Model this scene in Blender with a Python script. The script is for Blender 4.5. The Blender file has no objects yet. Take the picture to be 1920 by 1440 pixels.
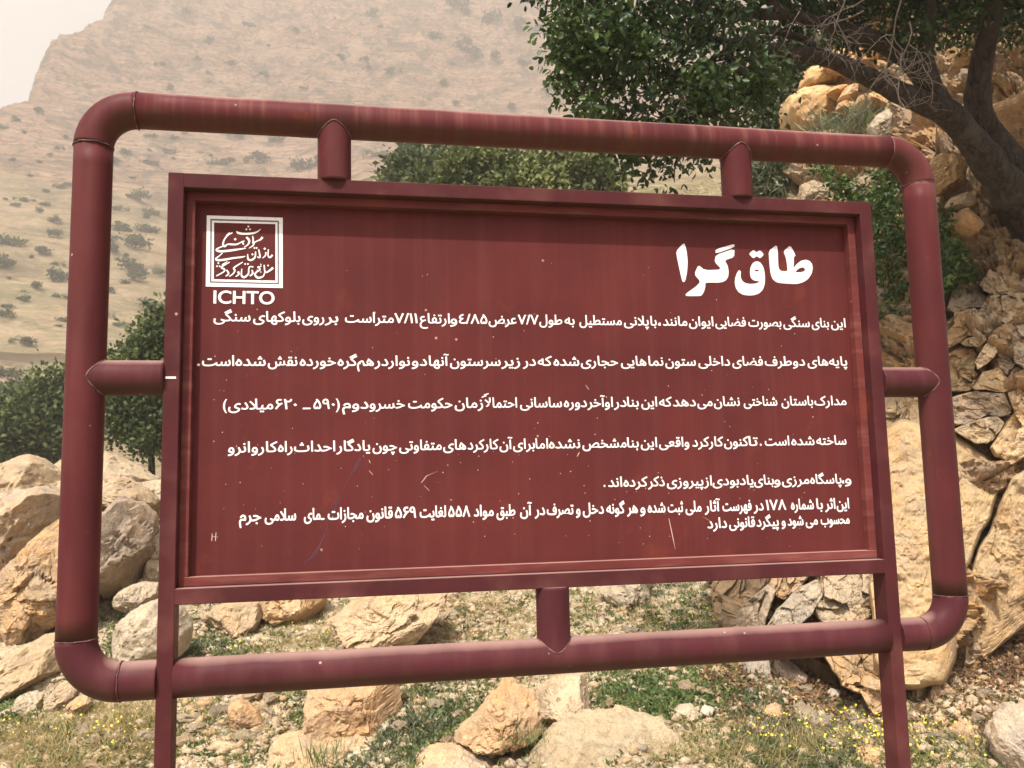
import bpy, math, random
import numpy as np
from mathutils import Vector, Matrix
random.seed(7)
C = bpy.context.scene.collection
S = bpy.context.scene

# ------------------------------------------------------------------ camera, sky, sun, exposure
F = 1620.0                                   # focal length in photograph pixels (1920 wide)
CAM = np.array([0.0, 0.0, 1.6])
PITCH, ROLL = math.radians(6.59), math.radians(-1.26)
_fwd = np.array([0, math.cos(PITCH), math.sin(PITCH)])
_r0 = np.array([1.0, 0, 0]); _u0 = np.cross(_r0, _fwd)
_right = math.cos(ROLL)*_r0 + math.sin(ROLL)*_u0
_up = -math.sin(ROLL)*_r0 + math.cos(ROLL)*_u0
cd = bpy.data.cameras.new('camera'); cam = bpy.data.objects.new('camera', cd); C.objects.link(cam)
cd.sensor_width = 36; cd.lens = 36*F/1920; cd.clip_start = 0.05; cd.clip_end = 5000
cd.dof.use_dof = True; cd.dof.focus_distance = 2.35; cd.dof.aperture_fstop = 9.5
cam.matrix_world = Matrix(((_right[0], _up[0], -_fwd[0], CAM[0]), (_right[1], _up[1], -_fwd[1], CAM[1]),
                           (_right[2], _up[2], -_fwd[2], CAM[2]), (0, 0, 0, 1)))
S.camera = cam

SUN_EL, SUN_AZ = math.radians(57), math.radians(200)    # azimuth clockwise from +Y; the sun stands behind the camera, a little left
w = bpy.data.worlds.new('World'); S.world = w; w.use_nodes = True
nt = w.node_tree; bg = nt.nodes['Background']
sky = nt.nodes.new('ShaderNodeTexSky'); sky.sky_type = 'NISHITA'; sky.sun_disc = False
sky.sun_elevation = SUN_EL; sky.sun_rotation = SUN_AZ
sky.air_density = 1.0; sky.dust_density = 9.0; sky.ozone_density = 1.0
sky_mix = nt.nodes.new('ShaderNodeHueSaturation'); sky_mix.inputs['Saturation'].default_value = 0.12
nt.links.new(sky.outputs[0], sky_mix.inputs['Color']); dust = nt.nodes.new('ShaderNodeMix'); dust.data_type = 'RGBA'; dust.inputs[0].default_value = .30      # an even veil of airborne dust
dust.inputs[7].default_value = (7.2, 7.0, 6.9, 1); nt.links.new(sky_mix.outputs[0], dust.inputs[6]); nt.links.new(dust.outputs[2], bg.inputs[0])
bg.inputs[1].default_value = 0.15
sl = bpy.data.lights.new('sun', 'SUN'); sl.energy = 4.9; sl.angle = math.radians(0.9); sl.color = (1.0, 0.93, 0.83)
so = bpy.data.objects.new('sun', sl); C.objects.link(so)
_sd = Vector((math.sin(SUN_AZ)*math.cos(SUN_EL), math.cos(SUN_AZ)*math.cos(SUN_EL), math.sin(SUN_EL)))
so.rotation_euler = _sd.to_track_quat('Z', 'Y').to_euler(); so.location = (0, -5, 30)
S.view_settings.view_transform = 'Standard'; S.view_settings.look = 'None'
S.view_settings.exposure = 0.33; S.view_settings.gamma = 1.0; S.view_settings.use_curve_mapping = False
S.render.engine = 'CYCLES'
S.cycles.volume_bounces = 2; S.cycles.max_bounces = 8; S.cycles.diffuse_bounces = 3
S.cycles.transparent_max_bounces = 8; S.cycles.volume_step_rate = 4; S.cycles.use_denoising = True

# ------------------------------------------------------------------ geometry helpers
def ray(px, py):
    px = np.asarray(px, float); py = np.asarray(py, float)
    return ((px-960)/F)[..., None]*_right - ((py-720)/F)[..., None]*_up + _fwd
def at(px, py, d):                               # point seen at photograph pixel px,py at depth d
    return CAM + ray(px, py)*np.asarray(d, float)[..., None]
def topix(P):
    d = np.asarray(P)-CAM; w_ = d@_fwd
    return 960+F*(d@_right)/w_, 720-F*(d@_up)/w_, w_

def hash3(i, j, k, s=0):
    h = (i*374761393 + j*668265263 + k*2147483647 + s*1274126177) & 0xffffffff
    h = ((h ^ (h >> 13))*1274126177) & 0xffffffff
    h = ((h ^ (h >> 15))*2246822519) & 0xffffffff
    return ((h ^ (h >> 16)) & 0xffffff)/float(0xffffff)
def vnoise(P, s=0):
    P = np.asarray(P, float); b = np.floor(P); f = P-b; b = b.astype(np.int64); f = f*f*f*(f*(f*6-15)+10)
    out = 0
    for a in (0, 1):
        for c in (0, 1):
            for e in (0, 1):
                wt = (f[..., 0] if a else 1-f[..., 0])*(f[..., 1] if c else 1-f[..., 1])*(f[..., 2] if e else 1-f[..., 2])
                out = out + wt*hash3(b[..., 0]+a, b[..., 1]+c, b[..., 2]+e, s)
    return out*2-1
def fbm(P, o=4, s=0, g=.5, lac=2.03):
    P = np.asarray(P, float); a = 1; t = 0; n = 0
    for i in range(o):
        t = t+a*vnoise(P, s+i*17); n += a; a *= g; P = P*lac+3.7
    return t/n*1.6
def ridge(P, o=4, s=0):
    P = np.asarray(P, float); a = 1; t = 0; n = 0
    for i in range(o):
        t = t+a*(1-2*np.abs(vnoise(P, s+i*13))); n += a; a *= .5; P = P*2.07+1.3
    return t/n
def voronoi(P, s=0):                            # F1, F2 and the cell's hash
    P = np.asarray(P, float); b = np.floor(P).astype(np.int64)
    f1 = np.full(P.shape[:-1], 9.); f2 = f1.copy(); ident = np.zeros(P.shape[:-1]); cx = np.zeros(P.shape)
    for a in (-1, 0, 1):
        for c in (-1, 0, 1):
            for e in (-1, 0, 1):
                i, j, k = b[..., 0]+a, b[..., 1]+c, b[..., 2]+e
                q = np.stack([i+hash3(i, j, k, s+1), j+hash3(i, j, k, s+2), k+hash3(i, j, k, s+3)], -1)
                d = np.sqrt(((P-q)**2).sum(-1)); m = d < f1
                f2 = np.where(m, f1, np.minimum(f2, d)); ident = np.where(m, hash3(i, j, k, s+4), ident)
                cx = np.where(m[..., None], q, cx); f1 = np.where(m, d, f1)
    return f1, f2, ident, cx
def ss(a, b, x):
    t = np.clip((np.asarray(x, float)-a)/(b-a), 0, 1); return t*t*(3-2*t)

def mesh(name, V, Fc, mat=None, smooth=False, tone=None):
    """V (n,3); Fc (m,k) array of equal-size faces or list of faces; one mesh datablock"""
    me = bpy.data.meshes.new(name)
    V = np.asarray(V, np.float32)
    if isinstance(Fc, np.ndarray):
        m, k = Fc.shape
        me.vertices.add(len(V)); me.vertices.foreach_set('co', V.ravel())
        me.loops.add(m*k); me.loops.foreach_set('vertex_index', Fc.astype(np.int32).ravel())
        me.polygons.add(m); me.polygons.foreach_set('loop_start', np.arange(0, m*k, k, dtype=np.int32))
        me.update(calc_edges=True)
    else:
        me.from_pydata([tuple(map(float, v)) for v in V], [], [tuple(f) for f in Fc]); me.update()
    if smooth: me.polygons.foreach_set('use_smooth', np.ones(len(me.polygons), bool))
    if tone is not None:
        at_ = me.attributes.new('tone', 'FLOAT', 'POINT'); at_.data.foreach_set('value', np.asarray(tone, np.float32))
    if mat: me.materials.append(mat)
    return me
def link(name, me, parent=None, loc=None):
    o = bpy.data.objects.new(name, me); C.objects.link(o)
    if parent is not None: o.parent = parent
    if loc is not None: o.location = tuple(map(float, loc))
    return o
def tag(o, label=None, cat=None, group=None, kind=None):
    if label: o['label'] = label
    if cat: o['category'] = cat
    if group: o['group'] = group
    if kind: o['kind'] = kind
    return o
def empty(name, loc):
    o = bpy.data.objects.new(name, None); C.objects.link(o); o.location = tuple(map(float, loc)); o.empty_display_size = .2; return o
def box(x0, x1, y0, y1, z0, z1, bev=0.0):
    import bmesh
    bm = bmesh.new(); r = bmesh.ops.create_cube(bm, size=1)
    for v in bm.verts:
        v.co = Vector(((x0+x1)/2+v.co.x*(x1-x0), (y0+y1)/2+v.co.y*(y1-y0), (z0+z1)/2+v.co.z*(z1-z0)))
    if bev: bmesh.ops.bevel(bm, geom=bm.edges[:], offset=bev, segments=2, affect='EDGES', profile=.5)
    V = np.array([v.co[:] for v in bm.verts]); bm.verts.index_update(); Fc = [[v.index for v in f.verts] for f in bm.faces]; bm.free()
    return V, Fc
def tube(P, R, n=12, cap=True):
    """tapered tube along the points P"""
    P = np.asarray(P, float); R = np.broadcast_to(np.asarray(R, float), (len(P),))
    T = np.gradient(P, axis=0); T /= np.linalg.norm(T, axis=1)[:, None]+1e-9
    u = np.cross(T[0], (0, 0, 1.)); 
    if np.linalg.norm(u) < 1e-3: u = np.cross(T[0], (0, 1., 0))
    u /= np.linalg.norm(u); V = []
    a = np.arange(n)*2*math.pi/n
    for i in range(len(P)):
        u = u-T[i]*(u@T[i]); u /= np.linalg.norm(u)+1e-9; v = np.cross(T[i], u)
        V.append(P[i]+R[i]*(np.cos(a)[:, None]*u+np.sin(a)[:, None]*v))
    V = np.concatenate(V); Fc = []
    for i in range(len(P)-1):
        for j in range(n):
            k = (j+1) % n; Fc.append([i*n+j, i*n+k, (i+1)*n+k, (i+1)*n+j])
    if cap:
        Fc.append(list(range(n))[::-1]); Fc.append([(len(P)-1)*n+j for j in range(n)])
    return V, Fc
def join(parts):
    V = []; Fc = []; o = 0
    for v, f in parts:
        V.append(np.asarray(v, float)); Fc += [[i+o for i in q] for q in f]; o += len(v)
    return np.concatenate(V), Fc

# ------------------------------------------------------------------ materials
class NT:
    def __init__(s, name):
        s.m = bpy.data.materials.new(name); s.m.use_nodes = True; s.t = s.m.node_tree
        s.b = s.t.nodes['Principled BSDF']; s.out = s.t.nodes['Material Output']
    def n(s, typ, **kw):
        n = s.t.nodes.new(typ)
        for k, v in kw.items():
            if k in n.inputs.keys(): 
                n.inputs[k].default_value = v
            else: setattr(n, k, v)
        return n
    def l(s, a, b): s.t.links.new(a, b)
    def coord(s, scale=(1, 1, 1), kind='Object', rot=(0, 0, 0)):
        tc = s.n('ShaderNodeTexCoord'); mp = s.n('ShaderNodeMapping'); mp.inputs['Scale'].default_value = scale
        mp.inputs['Rotation'].default_value = rot
        s.l(tc.outputs[kind], mp.inputs['Vector']); return mp.outputs[0]
    def noise(s, vec, scale, detail=4, rough=.55, dist=0):
        n = s.n('ShaderNodeTexNoise'); n.inputs['Scale'].default_value = scale; n.inputs['Detail'].default_value = detail
        n.inputs['Roughness'].default_value = rough; n.inputs['Distortion'].default_value = dist
        s.l(vec, n.inputs['Vector']); return n.outputs['Fac']
    def vor(s, vec, scale, feature='F1', rnd=1):
        n = s.n('ShaderNodeTexVoronoi'); n.feature = feature; n.inputs['Scale'].default_value = scale
        n.inputs['Randomness'].default_value = rnd; s.l(vec, n.inputs['Vector']); return n
    def ramp(s, fac, stops, interp='LINEAR'):
        r = s.n('ShaderNodeValToRGB'); r.color_ramp.interpolation = interp; e = r.color_ramp.elements
        while len(e) < len(stops): e.new(.5)
        for x, (p, c) in zip(e, stops):
            x.position = p; x.color = (c, c, c, 1) if not isinstance(c, (tuple, list)) else (*c, 1)
        s.l(fac, r.inputs[0]); return r.outputs[0]
    def mix(s, fac, a, b, typ='MIX'):
        n = s.n('ShaderNodeMix'); n.data_type = 'RGBA'; n.blend_type = typ
        for i, v in ((0, fac), (6, a), (7, b)):
            if isinstance(v, (int, float)): n.inputs[i].default_value = v if i == 0 else (v, v, v, 1)
            elif isinstance(v, tuple): n.inputs[i].default_value = (*v, 1)
            else: s.l(v, n.inputs[i])
        return n.outputs[2]
    def math(s, op, a, b=0.0):
        n = s.n('ShaderNodeMath', operation=op)
        for i, v in ((0, a), (1, b)):
            if isinstance(v, (int, float)): n.inputs[i].default_value = v
            else: s.l(v, n.inputs[i])
        return n.outputs[0]
    def bump(s, h, strength=.5, dist=.01, prev=None):
        b = s.n('ShaderNodeBump'); b.inputs['Strength'].default_value = strength; b.inputs['Distance'].default_value = dist
        s.l(h, b.inputs['Height'])
        if prev: s.l(prev, b.inputs['Normal'])
        return b.outputs[0]
    def done(s, col=None, rough=None, nrm=None, spec=None):
        for nm, v in (('Base Color', col), ('Roughness', rough), ('Normal', nrm), ('Specular IOR Level', spec)):
            if v is None: continue
            if isinstance(v, tuple): s.b.inputs[nm].default_value = (*v, 1)
            elif isinstance(v, (int, float)): s.b.inputs[nm].default_value = v
            else: s.l(v, s.b.inputs[nm])
        return s.m

def paint_mat(name, base, dark, streak=(1, 1, 1), streak_amt=.35, dusty=0.0, rust=.6, dark_amt=.45):
    k = NT(name); c = k.coord()
    a = k.noise(c, 3.2, 5, .6); col = k.mix(k.ramp(a, [(.3, 0), (.7, 1)]), dark, base)
    st = k.noise(k.coord(streak), 1.0, 3, .6)
    col = k.mix(k.math('MULTIPLY', k.ramp(st, [(.48, 0), (.75, 1)]), streak_amt), col, (.40, .19, .15))
    col = k.mix(k.math('MULTIPLY', k.ramp(k.noise(k.coord(tuple(x*.8 for x in streak)), 1.7, 4), [(.52, 0), (.75, 1)]), dark_amt), col, (.075, .028, .026))
    if True:
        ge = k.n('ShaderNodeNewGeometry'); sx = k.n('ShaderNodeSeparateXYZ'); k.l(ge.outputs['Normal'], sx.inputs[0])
    # rust blooms
    r1 = k.ramp(k.noise(c, 7, 6, .65), [(.62, 0), (.72, 1)])
    col = k.mix(k.math('MULTIPLY', r1, rust), col, (.26, .075, .028))
    # chips and bird-lime specks
    v = k.vor(c, 38); sp = k.ramp(v.outputs['Distance'], [(.0, 1), (.10, 1), (.16, 0)])
    cell = k.n('ShaderNodeSeparateColor'); k.l(v.outputs['Color'], cell.inputs[0])
    pick = k.math('GREATER_THAN', cell.outputs[0], .965)
    spk = k.math('MULTIPLY', sp, pick); spk = k.math('MULTIPLY', spk, k.ramp(k.noise(c, 4, 2), [(.45, 0), (.6, 1)]))
    col = k.mix(k.math('MULTIPLY', spk, .6), col, (.62, .45, .36))
    fine = k.noise(c, 160, 3, .7)
    col = k.mix(.25, col, k.mix(fine, (.02, .01, .01), (.42, .16, .14)), 'SOFT_LIGHT')
    ro = k.ramp(k.noise(c, 9, 4), [(.3, .42), (.7, .62)])
    n1 = k.bump(k.noise(c, 14, 3), .25, .004); n1 = k.bump(fine, .2, .0012, n1); n1 = k.bump(spk, .5, .001, n1)
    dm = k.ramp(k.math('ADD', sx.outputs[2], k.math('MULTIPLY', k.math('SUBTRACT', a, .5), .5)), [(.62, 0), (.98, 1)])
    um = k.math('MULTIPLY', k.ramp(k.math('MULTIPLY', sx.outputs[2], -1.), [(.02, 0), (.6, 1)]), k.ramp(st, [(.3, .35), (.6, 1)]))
    col = k.mix(k.math('MULTIPLY', um, .8), col, (.055, .032, .02))   # brown drip stains, plus shade painted into the colour of the undersides
    col = k.mix(k.math('MULTIPLY', dm, .55), col, (.42, .27, .23))    # pale dust, plus a painted sun highlight, on what faces up
    return k.done(col, ro, n1, .07)
M = {}
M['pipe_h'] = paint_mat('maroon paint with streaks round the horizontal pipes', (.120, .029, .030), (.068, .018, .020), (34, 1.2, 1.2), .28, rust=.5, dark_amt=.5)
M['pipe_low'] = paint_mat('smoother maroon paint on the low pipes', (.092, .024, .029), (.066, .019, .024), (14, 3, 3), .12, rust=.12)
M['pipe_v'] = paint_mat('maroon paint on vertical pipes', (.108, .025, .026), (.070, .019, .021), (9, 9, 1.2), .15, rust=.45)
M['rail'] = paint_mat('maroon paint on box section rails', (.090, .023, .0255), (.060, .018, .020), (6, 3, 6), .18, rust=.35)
M['panel'] = paint_mat('brick red painted panel sheet', (.124, .028, .0265), (.088, .0225, .022), (30, 3, .8), .05, rust=.2, dark_amt=.10)
k = NT('grimy inner trim'); c = k.coord()
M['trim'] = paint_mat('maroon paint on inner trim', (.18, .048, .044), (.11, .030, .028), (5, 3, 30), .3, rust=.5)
k = NT('white lettering vinyl'); c = k.coord(); wr = k.ramp(k.noise(c, 120, 4, .7), [(.30, 0), (.38, 1)])
M['white'] = k.done(k.mix(wr, (.45, .33, .30), k.mix(k.noise(c, 20, 3), (.74, .68, .66), (.84, .80, .78))), .55)
M['grey_line'] = NT('dark grey emblem line').done((.10, .085, .08), .6)
k = NT('weld bead'); c = k.coord()
M['weld'] = k.done(k.mix(k.ramp(k.noise(c, 60, 4), [(.45, 0), (.62, 1)]), (.075, .026, .025), (.20, .09, .075)), .5, k.bump(k.noise(c, 150, 2), .6, .003))
k = NT('scuff film'); c = k.coord(); tr = k.n('ShaderNodeBsdfTransparent'); mx = k.n('ShaderNodeMixShader')
k.b.inputs['Base Color'].default_value = (.10, .035, .055, 1)
k.l(k.ramp(k.noise(c, 30, 3), [(.3, .28), (.7, .62)]), mx.inputs[0]); k.l(tr.outputs[0], mx.inputs[1]); k.l(k.b.outputs[0], mx.inputs[2]); k.l(mx.outputs[0], k.out.inputs[0])
M['scuff'] = k.m
k = NT('scratched to pale primer'); M['primer'] = k.done((.60, .42, .33), .7)

def rock_mat(name, cream, ochre, grey, gamt=.5, scale=1.0, ochre_amt=.5, bumpk=1.0):
    k = NT(name); c = k.coord((scale,)*3); oi = k.n('ShaderNodeObjectInfo')
    add = k.n('ShaderNodeVectorMath', operation='ADD'); sc = k.n('ShaderNodeVectorMath', operation='SCALE'); sc.inputs['Scale'].default_value = 1
    cmb = k.n('ShaderNodeCombineXYZ'); m7 = k.math('MULTIPLY', oi.outputs['Random'], 37.)
    k.l(m7, cmb.inputs[0]); k.l(m7, cmb.inputs[1]); k.l(c, add.inputs[0]); k.l(cmb.outputs[0], add.inputs[1]); c = add.outputs[0]
    n1 = k.noise(c, 1.7, 6, .62, .4); n2 = k.noise(c, 5.5, 6, .65, .2); n3 = k.noise(c, 26, 5, .7); n4 = k.noise(c, 90, 3, .7)
    col = k.mix(k.ramp(n1, [(.5-.25*ochre_amt, 0), (.80-.25*ochre_amt, 1)]), cream, ochre)
    col = k.mix(k.math('MULTIPLY', k.ramp(n2, [(.45, 0), (.62, 1)]), gamt), col, grey)
    col = k.mix(k.math('MULTIPLY', k.ramp(n3, [(.55, 0), (.72, 1)]), .45), col, (.20, .135, .075))
    col = k.mix(k.math('MULTIPLY', k.ramp(n3, [(.22, 1), (.42, 0)]), .4), col, (.62, .52, .40))
    col = k.mix(.75, col, k.mix(n4, (.15, .15, .15), (.85, .85, .85)), 'OVERLAY')
    big = k.noise(c, 3.1, 8, .75, .8); col = k.mix(k.math('MULTIPLY', k.ramp(big, [(.52, 0), (.60, 1)]), .38), col, (.17, .13, .095))
    col = k.mix(k.math('MULTIPLY', k.ramp(k.noise(c, 12, 7, .8), [(.54, 0), (.60, 1)]), .35), col, (.13, .10, .07))
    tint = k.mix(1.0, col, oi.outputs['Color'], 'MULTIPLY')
    cr = k.vor(c, 7, 'DISTANCE_TO_EDGE'); wob = k.ramp(cr.outputs['Distance'], [(0, 0), (.035, 1)])
    nr = k.bump(k.noise(c, 9, 6, .68), .7*bumpk, .05); nr = k.bump(n3, .6*bumpk, .012, nr); nr = k.bump(n4, .5*bumpk, .004, nr)
    pits = k.ramp(k.vor(c, 30).outputs['Distance'], [(.0, 0), (.35, 1)])
    nr = k.bump(pits, .22*bumpk, .008, nr)
    return k.done(tint, .9, nr, .25)
M['rock_cream'] = rock_mat('cream limestone', (.40, .31, .205), (.39, .255, .135), (.27, .225, .175), .45, 1.0, .45)
M['rock_ochre'] = rock_mat('ochre limestone', (.39, .285, .17), (.37, .225, .11), (.27, .22, .17), .45, .8, .62, .75)
M['rock_grey'] = rock_mat('grey weathered limestone', (.33, .28, .22), (.36, .26, .16), (.22, .195, .17), .75, 1.0, .3)
M['rock_pale'] = rock_mat('pale dusty limestone', (.44, .365, .265), (.42, .31, .19), (.31, .26, .205), .4, 1.2, .35)
M['cliff'] = rock_mat('orange brown cliff rock', (.36, .25, .14), (.33, .18, .07), (.23, .195, .16), .65, .6, .6, 1.4)

def leaf_mat(name, c0, c1, c2, rough=.45, transl=.35):
    k = NT(name); a = k.n('ShaderNodeAttribute'); a.attribute_name = 'tone'
    col = k.ramp(a.outputs['Fac'], [(0, c0), (.55, c1), (1, c2)])
    c = k.coord(); col = k.mix(.3, col, k.mix(k.noise(c, 3, 2), (.25, .25, .25), (.75, .75, .75)), 'OVERLAY')
    k.done(col, rough, None, .35)
    tl = k.n('ShaderNodeBsdfTranslucent'); k.l(col, tl.inputs['Color']); mx = k.n('ShaderNodeMixShader'); mx.inputs[0].default_value = transl
    k.l(k.b.outputs[0], mx.inputs[1]); k.l(tl.outputs[0], mx.inputs[2]); k.l(mx.outputs[0], k.out.inputs[0]); return k.m
M['oak_leaf'] = leaf_mat('glossy oak leaves', (.018, .034, .011), (.032, .062, .018), (.085, .135, .04), .34, .22)
M['bright_leaf'] = leaf_mat('bright leaves', (.032, .058, .016), (.06, .105, .024), (.12, .185, .045))
M['far_leaf'] = leaf_mat('dusty olive foliage', (.028, .042, .014), (.068, .095, .028), (.15, .185, .06), .7)
M['grey_leaf'] = leaf_mat('grey green shrub foliage', (.08, .095, .06), (.17, .19, .11), (.27, .28, .16), .7)
M['olive_leaf'] = leaf_mat('olive foliage in sun', (.05, .065, .022), (.13, .155, .048), (.27, .29, .10), .7)
M['herb_leaf'] = leaf_mat('yellowish green herbs', (.05, .08, .025), (.10, .15, .045), (.20, .25, .08), .6)
M['weed'] = leaf_mat('low green weeds', (.075, .10, .035), (.13, .18, .05), (.24, .27, .10), .7)
M['straw'] = leaf_mat('dry straw coloured grass', (.26, .19, .08), (.42, .33, .15), (.58, .47, .24), .8)
M['litter'] = leaf_mat('dead brown leaves', (.10, .055, .03), (.20, .11, .055), (.33, .20, .10), .8, .1)
k = NT('yellow petals'); M['petal'] = k.done((.72, .56, .03), .6)
k = NT('oak bark'); c = k.coord((1, 1, 1)); b1 = k.noise(k.coord((14, 14, 3.5)), 2.2, 6, .7, .6)
col = k.mix(k.ramp(b1, [(.35, 0), (.65, 1)]), (.018, .013, .010), (.072, .055, .042)); col = k.mix(k.math('MULTIPLY', k.ramp(k.noise(c, 6, 4), [(.5, 0), (.68, 1)]), .5), col, (.10, .085, .07))
M['bark'] = k.done(col, .92, k.bump(b1, .9, .03), .2)
k = NT('bleached twig bark'); M['twig'] = k.done(k.mix(k.noise(k.coord(), 30, 3), (.13, .10, .08), (.30, .25, .21)), .85)

k = NT('stony soil'); c = k.coord()
n1 = k.noise(c, .9, 5, .6); n2 = k.noise(c, 7, 6, .7); n3 = k.noise(c, 45, 4, .7)
col = k.mix(k.ramp(n1, [(.35, 0), (.65, 1)]), (.34, .26, .165), (.25, .17, .10))
col = k.mix(k.math('MULTIPLY', k.ramp(n2, [(.42, 0), (.6, 1)]), .7), col, (.44, .36, .25)); col = k.mix(k.math('MULTIPLY', k.ramp(n3, [(.5, 0), (.66, 1)]), .6), col, (.17, .115, .07))
v = k.vor(c, 28); vc = k.n('ShaderNodeSeparateColor'); k.l(v.outputs['Color'], vc.inputs[0])
col = k.mix(k.math('MULTIPLY', k.math('GREATER_THAN', vc.outputs[0], .62), .75), col, k.mix(vc.outputs[1], (.36, .28, .19), (.58, .49, .37)))
nr = k.bump(n2, .8, .05); nr = k.bump(k.ramp(v.outputs['Distance'], [(0, 1), (.5, 0)]), .7, .02, nr); nr = k.bump(n3, .6, .01, nr)
M['soil'] = k.done(col, .95, nr, .15)

k = NT('hazy limestone hillside'); c = k.coord((1, 1, 1))
at_ = k.n('ShaderNodeAttribute'); at_.attribute_name = 'tone'
n1 = k.noise(c, .02, 6, .62, .5); n2 = k.noise(c, .11, 6, .68, .3); n3 = k.noise(c, .45, 6, .75)
strata = k.noise(k.coord((.05, .05, .9), rot=(math.radians(12), math.radians(24), 0)), 1, 5, .6, .4)
grass = k.mix(k.ramp(n2, [(.38, 0), (.62, 1)]), (.50, .365, .22), (.32, .25, .14))
grass = k.mix(k.ramp(n3, [(.53, 0), (.62, 1)]), grass, (.54, .41, .27))
grass = k.mix(k.math('MULTIPLY', k.ramp(n1, [(.5, 0), (.62, 1)]), .6), grass, (.22, .22, .11))
rockc = k.mix(k.ramp(strata, [(.35, 0), (.62, 1)]), (.35, .20, .135), (.60, .40, .27))
rockc = k.mix(k.math('MULTIPLY', k.ramp(n2, [(.5, 0), (.60, 1)]), .85), rockc, (.19, .145, .10))
rockc = k.mix(k.math('MULTIPLY', k.ramp(n3, [(.52, 0), (.62, 1)]), .75), rockc, (.10, .075, .06))
mixf = k.ramp(k.math('ADD', at_.outputs['Fac'], k.math('MULTIPLY', k.math('SUBTRACT', n2, .5), .9)), [(.40, 0), (.60, 1)])
col = k.mix(mixf, grass, rockc)
crag = k.noise(c, .045, 9, .72, .6); col = k.mix(k.math('MULTIPLY', k.ramp(crag, [(.50, 0), (.60, 1)]), .55), col, (.15, .115, .075))
col = k.mix(k.math('MULTIPLY', k.ramp(crag, [(.36, 1), (.46, 0)]), .45), col, (.60, .45, .33))
nr = k.bump(n2, .9, 9.0); nr = k.bump(n3, .8, 2.2, nr); nr = k.bump(strata, .8, 7.0, nr)
M['hill'] = k.done(col, .95, nr, .1)
M['road'] = NT('pale dirt road').done((.50, .42, .31), .95)

# ------------------------------------------------------------------ terrain
SKYLINE = [(-500, 420), (-250, 330), (-120, 250), (0, 203), (22, 193), (52, 188), (58, 168), (68, 140), (78, 118), (88, 98), (98, 80), (110, 68), (135, 62),
           (152, 60), (158, 48), (168, 40), (192, 38), (198, 18), (208, 12), (211, -5), (225, -30), (260, -90), (330, -140), (420, -200), (600, -330), (900, -420), (2300, -500)]
_sr = ray([p[0] for p in SKYLINE], [p[1] for p in SKYLINE]); _saz = np.arctan2(_sr[:, 0], _sr[:, 1]); _se = _sr[:, 2]/np.hypot(_sr[:, 0], _sr[:, 1])
_LR = [0, 9, 12, 14, 20, 40, 60, 110, 119, 125, 200, 300, 400, 500, 600, 700, 1000]
_LE = [0, .0, -.02, -.2, -.25, -.1, -.005, .118, .142, .142, .25, .36, .47, .58, .68, .78, .95]
_CR = [0, 8, 12, 20, 30, 50, 100, 200, 300, 400, 500, 600, 700, 1000]
_CE = [-.1, -.11, .06, .27, .32, .34, .35, .36, .40, .49, .59, .69, .79, .95]
def znear(x, y):
    z = .16*np.maximum(0, y-4)+.10*np.minimum(0, y-4)*.3
    z = z+.30*np.maximum(0, x-2.0)*ss(2, 5, y)+.95*ss(-1.6, -4.4, x)*ss(5.5, 9.3, y)
    P = np.stack([x, y, x*0], -1)
    return z+.10*fbm(P*.7, 4, 5)+.025*fbm(P*3.5, 3, 9)
def H(x, y, detail=True):
    x = np.asarray(x, float); y = np.asarray(y, float)
    r = np.hypot(x, y); az = np.arctan2(x, y)
    wc = ss(-.34, -.16, az)
    e = np.interp(r, _LR, _LE)*(1-wc)+np.interp(r, _CR, _CE)*wc
    s = np.interp(az, _saz, _se)
    over = e-s                                  # beyond the skyline the mountain falls away
    e = np.where(over > 0, s-over*.6, e)
    zf = 1.6+r*e
    if detail:
        P = np.stack([x, y, zf], -1)
        rocky = ss(.36, .52, e+.05*fbm(P*.012, 3, 31))
        amp = np.clip(r/400, 0, 1.4)
        fade = np.clip(-over/.03, .25, 1)
        zf = zf+fade*amp*((1-rocky)*(5*fbm(P*.02, 4, 41)+1.5*fbm(P*.11, 3, 42))+rocky*(16*ridge(P*.013, 5, 43)+7*ridge(P*.07*np.array([1, 1, 2.2]), 5, 44)+1.4*fbm(P*.35, 3, 45)))
        zf = zf+ss(12, 30, r)*(1-ss(90, 200, r))*.5*fbm(P*.25, 3, 46)
        zf = zf+1.6*np.exp(-((r-100)/9)**2)*(1-wc)*ridge(P*.08, 3, 48)
    m = ss(8.5, 11.5, r)
    return znear(x, y)*(1-m)+zf*m
def ground_hit(px, py, d0=2.5, d1=400, n=500):
    d = np.geomspace(d0, d1, n); P = at(np.full(n, float(px)), np.full(n, float(py)), d); g = P[:, 2]-H(P[:, 0], P[:, 1])
    i = np.argmax(g < 0)
    if g[i] >= 0: return None
    i = max(i, 1); t = g[i-1]/(g[i-1]-g[i]+1e-12); return d[i-1]+(d[i]-d[i-1])*t
def ground_many(px, py, d0=2.5, d1=30, n=70):
    d = np.geomspace(d0, d1, n); R = ray(px, py); P = CAM+R[:, None, :]*d[None, :, None]
    g = P[..., 2]-H(P[..., 0], P[..., 1]); i = np.maximum(np.argmax(g < 0, axis=1), 1); ok = (g < 0).any(1)
    a = np.arange(len(px)); t = g[a, i-1]/(g[a, i-1]-g[a, i]+1e-12); dd = d[i-1]+(d[i]-d[i-1])*t
    Q = CAM+R*dd[:, None]; Q[:, 2] = H(Q[:, 0], Q[:, 1]); return Q, ok, dd
def grid_faces(n, m):
    i = np.arange(n-1)[:, None]*m+np.arange(m-1)[None, :]
    return np.stack([i, i+1, i+m+1, i+m], -1).reshape(-1, 4)

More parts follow.
